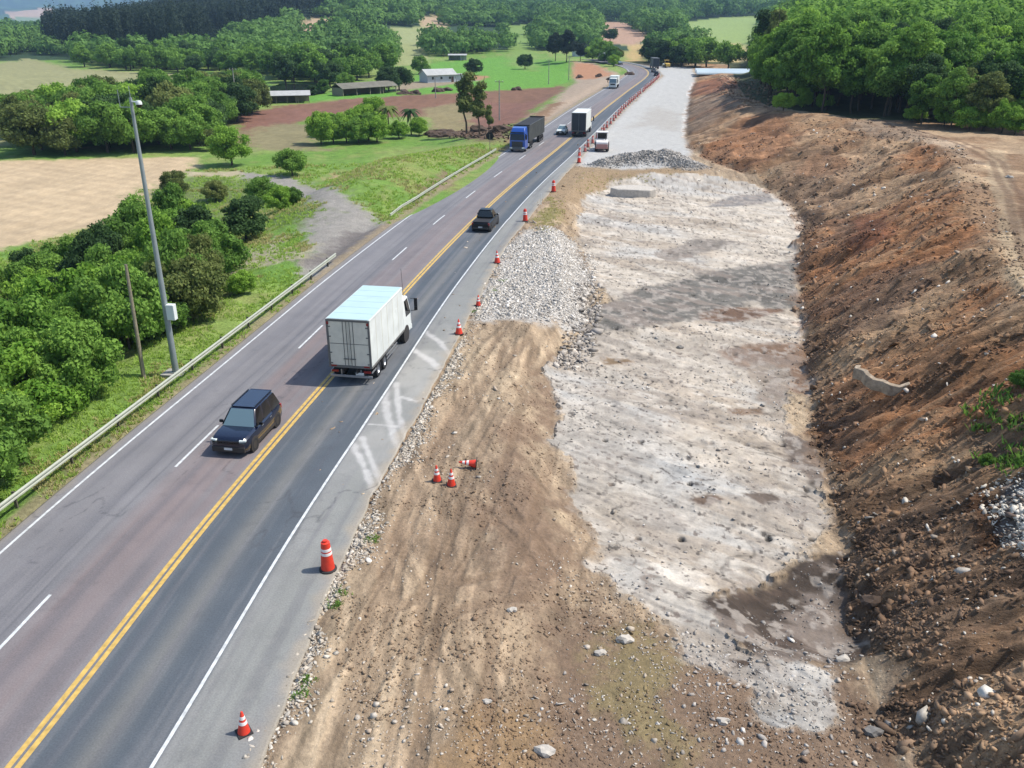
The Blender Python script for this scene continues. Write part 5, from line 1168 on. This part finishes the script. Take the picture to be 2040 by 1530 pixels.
# ------------------------------------------------------------------ stones, clods and grass tufts (nobody could count these)
ico=None
attr_mat('stone_col',nA=.12,sA=6,nB=.12,sB=25,bump=.3,bscale=20,bdist=.02)
def gcol(x,y):
    r=np.hypot(x,y); a=np.arctan2(x*cps+y*sps,-x*sps+y*cps)
    return col[np.clip(np.rint(np.interp(r,rads,np.arange(NR))).astype(int),0,NR-1),np.clip(np.rint(np.interp(a,angs,np.arange(NA))).astype(int),0,NA-1)]
def stones(name,P,size,tint,mixk,label,cat,seed,flat=.6,tint2=None):
    rs=np.random.default_rng(seed); n=len(P); size=np.asarray(size)
    base=np.array([(1,0,0),(0,1,0),(-1,0,0),(0,-1,0),(.6,.6,.75),(-.6,.65,.7),(-.65,-.6,.75),(.6,-.6,.7),(.5,.5,-.8),(-.5,.5,-.8),(-.5,-.5,-.8),(.5,-.5,-.8)],float)
    fcs=np.array([(4,5,6),(4,6,7),(0,1,4),(1,5,4),(1,2,5),(2,6,5),(2,3,6),(3,7,6),(3,0,7),(0,4,7),(0,8,1),(1,9,2),(2,10,3),(3,11,0),(1,8,9),(2,9,10),(3,10,11),(0,11,8)])
    v=base[None]*rs.uniform(.55,1.35,(n,12,1)); sc=np.stack([rs.uniform(.6,1.5,n),rs.uniform(.5,1.1,n),rs.uniform(.35,1.0,n)*flat],1)[:,None]*size.reshape(-1,1,1)*.5
    v=v*sc; a=rs.uniform(0,6.28,n); c_,s_=np.cos(a)[:,None],np.sin(a)[:,None]; x=v[...,0]*c_-v[...,1]*s_; y=v[...,0]*s_+v[...,1]*c_
    til=rs.normal(size=(n,2))*.35
    z=ground_z(P[:,0],P[:,1])[:,None]+v[...,2]+til[:,0:1]*x+til[:,1:2]*y+size.reshape(-1,1)*.08
    V_=np.stack([x+P[:,0:1],y+P[:,1:2],z],-1).reshape(-1,3); F_=(fcs[None]+12*np.arange(n)[:,None,None]).reshape(-1,3)
    g_=gcol(P[:,0],P[:,1]); tt=lin(tint)[None]*1.5; 
    if tint2 is not None: w_=rs.uniform(0,1,(n,1)); tt=tt*w_+lin(tint2)[None]*1.5*(1-w_)
    mk=np.clip(mixk+rs.normal(size=(n,1))*.2,0,1); cc=(g_*(1-mk)+tt*mk)*rs.uniform(.72,1.22,(n,1)); cc=np.repeat(cc,12,0)
    me=np_mesh(name,V_,F_); at=me.color_attributes.new('Col','FLOAT_COLOR','POINT'); at.data.foreach_set('color',np.concatenate([np.clip(cc,0,1),np.ones((len(cc),1))],1).astype(np.float32).ravel())
    o=link(name,me,M['stone_col']); tag(o,label,cat,kind='stuff'); return o
def lsz(n,med,sig,mx): return np.minimum(med*np.exp(rs.normal(size=n)*sig),mx)
W_,G_,T_c=(214,206,192),(166,160,152),(112,90,74)
rs=np.random.default_rng(21)
def er_(y): return np.interp(y,[-100,17,23,28,33,40,48,63,78,95,150,400],[7.3,7.1,6.8,6.6,6.45,6.45,6.35,6.05,5.4,5.6,5.0,4.8])
y=np.exp(rs.uniform(np.log(14),np.log(66),17000)); x=X0+er_(y)+.0+np.abs(rs.normal(size=17000))*.36*(1+.5*np.sin(y*.7)+.35*np.sin(y*2.3)); keep=rs.uniform(size=17000)<ss(.28,.5,fbm(x*0,y,3,3,8))*1.1+.12
x,y=x[keep],y[keep]; stones('edge_rubble',np.stack([x,y],1),lsz(len(x),.085,.5,.3),W_,.85,'strip of broken white stones along the ragged shoulder edge','stones',1,tint2=(176,164,146))
def in_poly_pts(pts,n,seed,power=None):
    P=poly(pts); lo,hi=P.min(0),P.max(0); r=np.random.default_rng(seed); q=r.uniform(lo,hi,(n,2)); ed=r.normal(size=n)*.9+(fbm(q[:,0],q[:,1],2.5,3,seed)-.5)*3.0; return q[sdist(P,q[:,0],q[:,1])>ed]
q=in_poly_pts([(1010,492),(1058,462),(1120,462),(1152,505),(1172,570),(1168,650),(1120,636),(960,636),(945,625),(985,560)],42000,2)
stones('rubble_terrace',q,lsz(len(q),.11,.45,.4),(236,230,220),.8,'pale crushed rubble terrace beside the shoulder in the middle','stones',2,tint2=(184,174,160))
q=in_poly_pts([(1160,560),(1185,600),(1190,660),(1170,700),(1130,740),(1120,680),(1165,640),(1150,590)],2200,3)
stones('loose_rock',q,lsz(len(q),.22,.5,.8),(206,198,186),.7,'loose grey rocks tumbled down the left side of the rock bed','stones',3,tint2=(110,102,96))
q=np.concatenate([np.random.default_rng(4+i).normal(size=(3600,2))*np.array([gr*.36,gr*.3])+np.array([gx,gy]) for i,(gx,gy,gr) in enumerate(((-2.2,130.5,4.2),(3.0,131.5,4.8),(6.2,128,3),(-5.5,128,2.8)))])
stones('gravel_heap',q,lsz(len(q),.17,.4,.5),(196,190,182),.7,'heaps of grey crushed gravel across the end of the haul road','gravel',4,tint2=(168,162,154))
# rocks over dirt, bed, bank
n=170000; rr=np.exp(rs.uniform(np.log(13),np.log(150),n)); a=rs.uniform(-.25,.76,n); fx_,fy_=rr*np.sin(a),rr*np.cos(a); x=fx_*cps-fy_*sps; y=fx_*sps+fy_*cps; c_=gcls(x,y)
def sct(name,keep,med,sig,mx,tint,mk,label,cat,seed,**k):
    q=np.stack([x,y],1)[keep]; r_=np.hypot(q[:,0],q[:,1]); stones(name,q,lsz(len(q),med,sig,mx)*(1+r_/110),tint,mk,label,cat,seed,**k)
onb=(c_==4)&(x<np.interp(y,KY,KX)+2.5)
sct('earth_clods',onb&(rs.uniform(size=n)<ss(.38,.6,fbm(x*.4,y,2.2,3,6))*.55+.1),.085,.5,.4,T_c,.3,'brown clods and stones covering the earth bank','clods',5,flat=.8)
ft=np.clip(1-(x-np.interp(y,BY,BX))/3.2,0,1); sct('foot_clods',(c_==4)&(rs.uniform(size=n)<.35*ft),.09,.5,.32,(150,122,98),.35,'clods fallen along the foot of the earth bank','clods',15,flat=.8)
sct('bank_stones',onb&(rs.uniform(size=n)<.03),.09,.55,.5,W_,.8,'scattered pale stones on the earth bank','stones',6)
dn=fbm(x,y,4,4,14)
sct('dirt_stones',(c_==2)&(rs.uniform(size=n)<.015+.28*ss(.5,.68,dn)),.045,.55,.3,W_,.75,'scattered pale stones on the bare brown dirt','stones',7,tint2=(180,160,138))
sct('dirt_clods',(c_==2)&(rs.uniform(size=n)<.5*ss(.42,.6,fbm(x,y,3,4,24))),.05,.45,.25,(128,104,84),.35,'brown clods on the bare dirt','clods',8,flat=.8)
sct('bed_chips',(c_==3)&(rs.uniform(size=n)<.3*ss(.42,.6,fbm(x,y,4,4,34))+.02),.05,.55,.4,(120,112,106),.5,'grey rock chips on the pale rock bed','stones',9,tint2=(226,220,210))
q=in_poly_pts([(1985,960),(2100,950),(2100,1100),(2000,1085),(1985,1010)],3600,12); stones('white_rubble',q,lsz(len(q),.11,.5,.4),(236,228,212),.95,'patch of white rubble on the bank at the right edge','stones',12,tint2=(200,190,174))
q=np.random.default_rng(13).normal(size=(1500,2))*np.array([2.6,2.2])+hit(1420,1400)[:2]; stones('pit_stones',q,lsz(len(q),.055,.6,.32),(216,210,200),.75,'pale broken stones around the near end of the rock bed','stones',13,tint2=(160,150,140))
q=in_poly_pts([(1440,150),(1545,160),(1560,215),(1480,220),(1430,190)],1500,16); stones('debris',q,lsz(len(q),.4,.5,1.2),(170,140,118),.5,'lumpy soil and debris below the corner of the right-hand wood','debris',16); tufts_q=q
q=in_poly_pts([(860,258),(1010,250),(1040,262),(1000,285),(900,275)],900,14); stones('brush_litter',q,rs.uniform(.3,.9,len(q)),(96,78,64),.7,'dark brush and clods behind the green bank','brush',14)
# distinct boulders
for i,(px,py,s,mt,lb) in enumerate(((1085,1500,.62,'stone_white','pointed white boulder at the bottom edge of the photo'),(1245,1280,.6,'stone_white','flat white slab lying on the brown dirt left of the pit'),(1195,1305,.45,'stone_white','small flat white stone left of the white slab'),(1680,1310,.55,'stone_white','flat white stone at the foot of the bank by the dark pit'),(1735,1200,.95,'stone_dark','dark boulder sticking out of the bank foot above the pit'),(1738,1460,.6,'stone_grey','grey boulder low on the bank at the lower right'),(1440,1440,.45,'stone_white','white stone just below the rock bed tip'),(1020,1215,.4,'stone_white','small white stone alone on the tyre-marked dirt'),(970,1395,.3,'stone_white','small pale stone on the dirt nearer than the lone one'),(2012,352,.7,'stone_white','pale stone beside the sandy track on top of the bank'),(1355,690,.5,'stone_grey','dark rock piece lying in the middle of the rock bed'))):
    h_=hit(px,py); h_[2]=float(ground_z(h_[0],h_[1])[0])+s*.12; s*=.62; lump('boulder',lb,'boulder',h_,(s*.75,s*.5,s*.42),mt,40+i,n=2,amp=.3)
def tufts(name,P,size,leaf,label,cat,seed,nb=7):
    rs=np.random.default_rng(seed); n=len(P); k=np.repeat(np.arange(n),nb); m=len(k); s=np.asarray(size)[k]; a=rs.uniform(0,6.28,m); ln=rs.uniform(.2,.9,m)
    b=np.stack([P[k,0]+rs.normal(size=m)*s*.35,P[k,1]+rs.normal(size=m)*s*.35,ground_z(P[:,0],P[:,1])[k]-.02],1); d=np.stack([np.cos(a)*ln,np.sin(a)*ln,np.ones(m)],1)*s[:,None]*rs.uniform(.6,1.2,(m,1)); w_=np.stack([-np.sin(a),np.cos(a),a*0],1)*s[:,None]*.16
    v=np.stack([b-w_,b+w_,b+d*.6+w_*.7,b+d*np.array([1.15,1.15,.9])-w_*.1],1).reshape(-1,3); me=np_mesh(name,v,np.arange(len(v)).reshape(-1,4)); at=me.attributes.new('lv','FLOAT','FACE'); at.data.foreach_set('value',rs.uniform(0,1.2,m).astype(np.float32)); o=link(name,me,M[leaf]); tag(o,label,cat,kind='stuff'); return o
n=70000; rr=np.exp(rs.uniform(np.log(22),np.log(150),n)); a=rs.uniform(-.62,.12,n); fx_,fy_=rr*np.sin(a),rr*np.cos(a); x=fx_*cps-fy_*sps; y=fx_*sps+fy_*cps; c_=gcls(x,y); u=x-X0-cofs_s(y)
keep=(c_==0)&(u<-8.1)&(fbm(x,y,3,3,66)>.36); q=np.stack([x,y],1)[keep]; r_=np.hypot(q[:,0],q[:,1]); tufts('grass',q,rs.uniform(.05,.13,len(q))*(1+r_/60),'grass_blade','green grass on the verge and bank left of the road','grass',1)
keep=(c_==0)&(u<-8.1)&(fbm(x,y,4,3,67)>.60); q=np.stack([x,y],1)[keep]; r_=np.hypot(q[:,0],q[:,1]); tufts('dry_grass',q,rs.uniform(.06,.14,len(q))*(1+r_/60),'dry_blade','dry straw-coloured grass among the green left of the road','grass',2)
q=np.concatenate([in_poly_pts([(1062,440),(1090,392),(1112,398),(1125,435),(1080,465)],900,7),in_poly_pts([(1150,345),(1230,345),(1340,350),(1230,362),(1150,380)],900,8)]); tufts('dry_weeds',q[::2],rs.uniform(.08,.24,len(q[::2])),'dry_blade','dry olive weeds on the dirt beside the shoulder','weeds',3)
gt=[]
for px,py,w_ in ((745,1075,.35),(680,1180,.35),(668,1205,.3),(610,1355,.35),(600,1385,.3),(905,655,.3),(985,580,.4),(1000,560,.4),(945,620,.3)):
    h_=hit(px,py); gt.append(np.random.default_rng(int(px)).normal(size=(26,2))*w_*.45+h_[:2])
q=np.concatenate(gt); tufts('weeds',q,rs.uniform(.06,.16,len(q)),'leaf_mid','small green weed clumps in the stone strip beside the shoulder','weeds',4)
q=in_poly_pts([(1990,780),(2100,770),(2100,960),(2010,960),(1975,900)],260,9)
for i,(x,y) in enumerate(q[:4]): tree('shrub',x,y,random.uniform(.15,.25),'leaf_mid','small leafy plant rooted on the bank above the white rubble','plant','small plants on the bank at the right edge',name='plant')
tufts('bank_weeds',q,rs.uniform(.2,.5,len(q)),'leaf_mid','green weeds on the bank at the right edge','weeds',5)
# ------------------------------------------------------------------ air
hz=MB().box((0,4400,150),(15000,9400,760)).build('haze',M['white_paint']); tag(hz,kind='stuff')
hm=bpy.data.materials.new('haze_air'); hm.use_nodes=True; t=hm.node_tree; t.nodes.remove(t.nodes['Principled BSDF'])
pv=t.nodes.new('ShaderNodeVolumePrincipled'); pv.inputs['Color'].default_value=(.46,.70,1.0,1); pv.inputs['Density'].default_value=1.15e-4; pv.inputs['Anisotropy'].default_value=.1
t.links.new(pv.outputs[0],t.nodes['Material Output'].inputs['Volume']); hz.data.materials.clear(); hz.data.materials.append(hm)
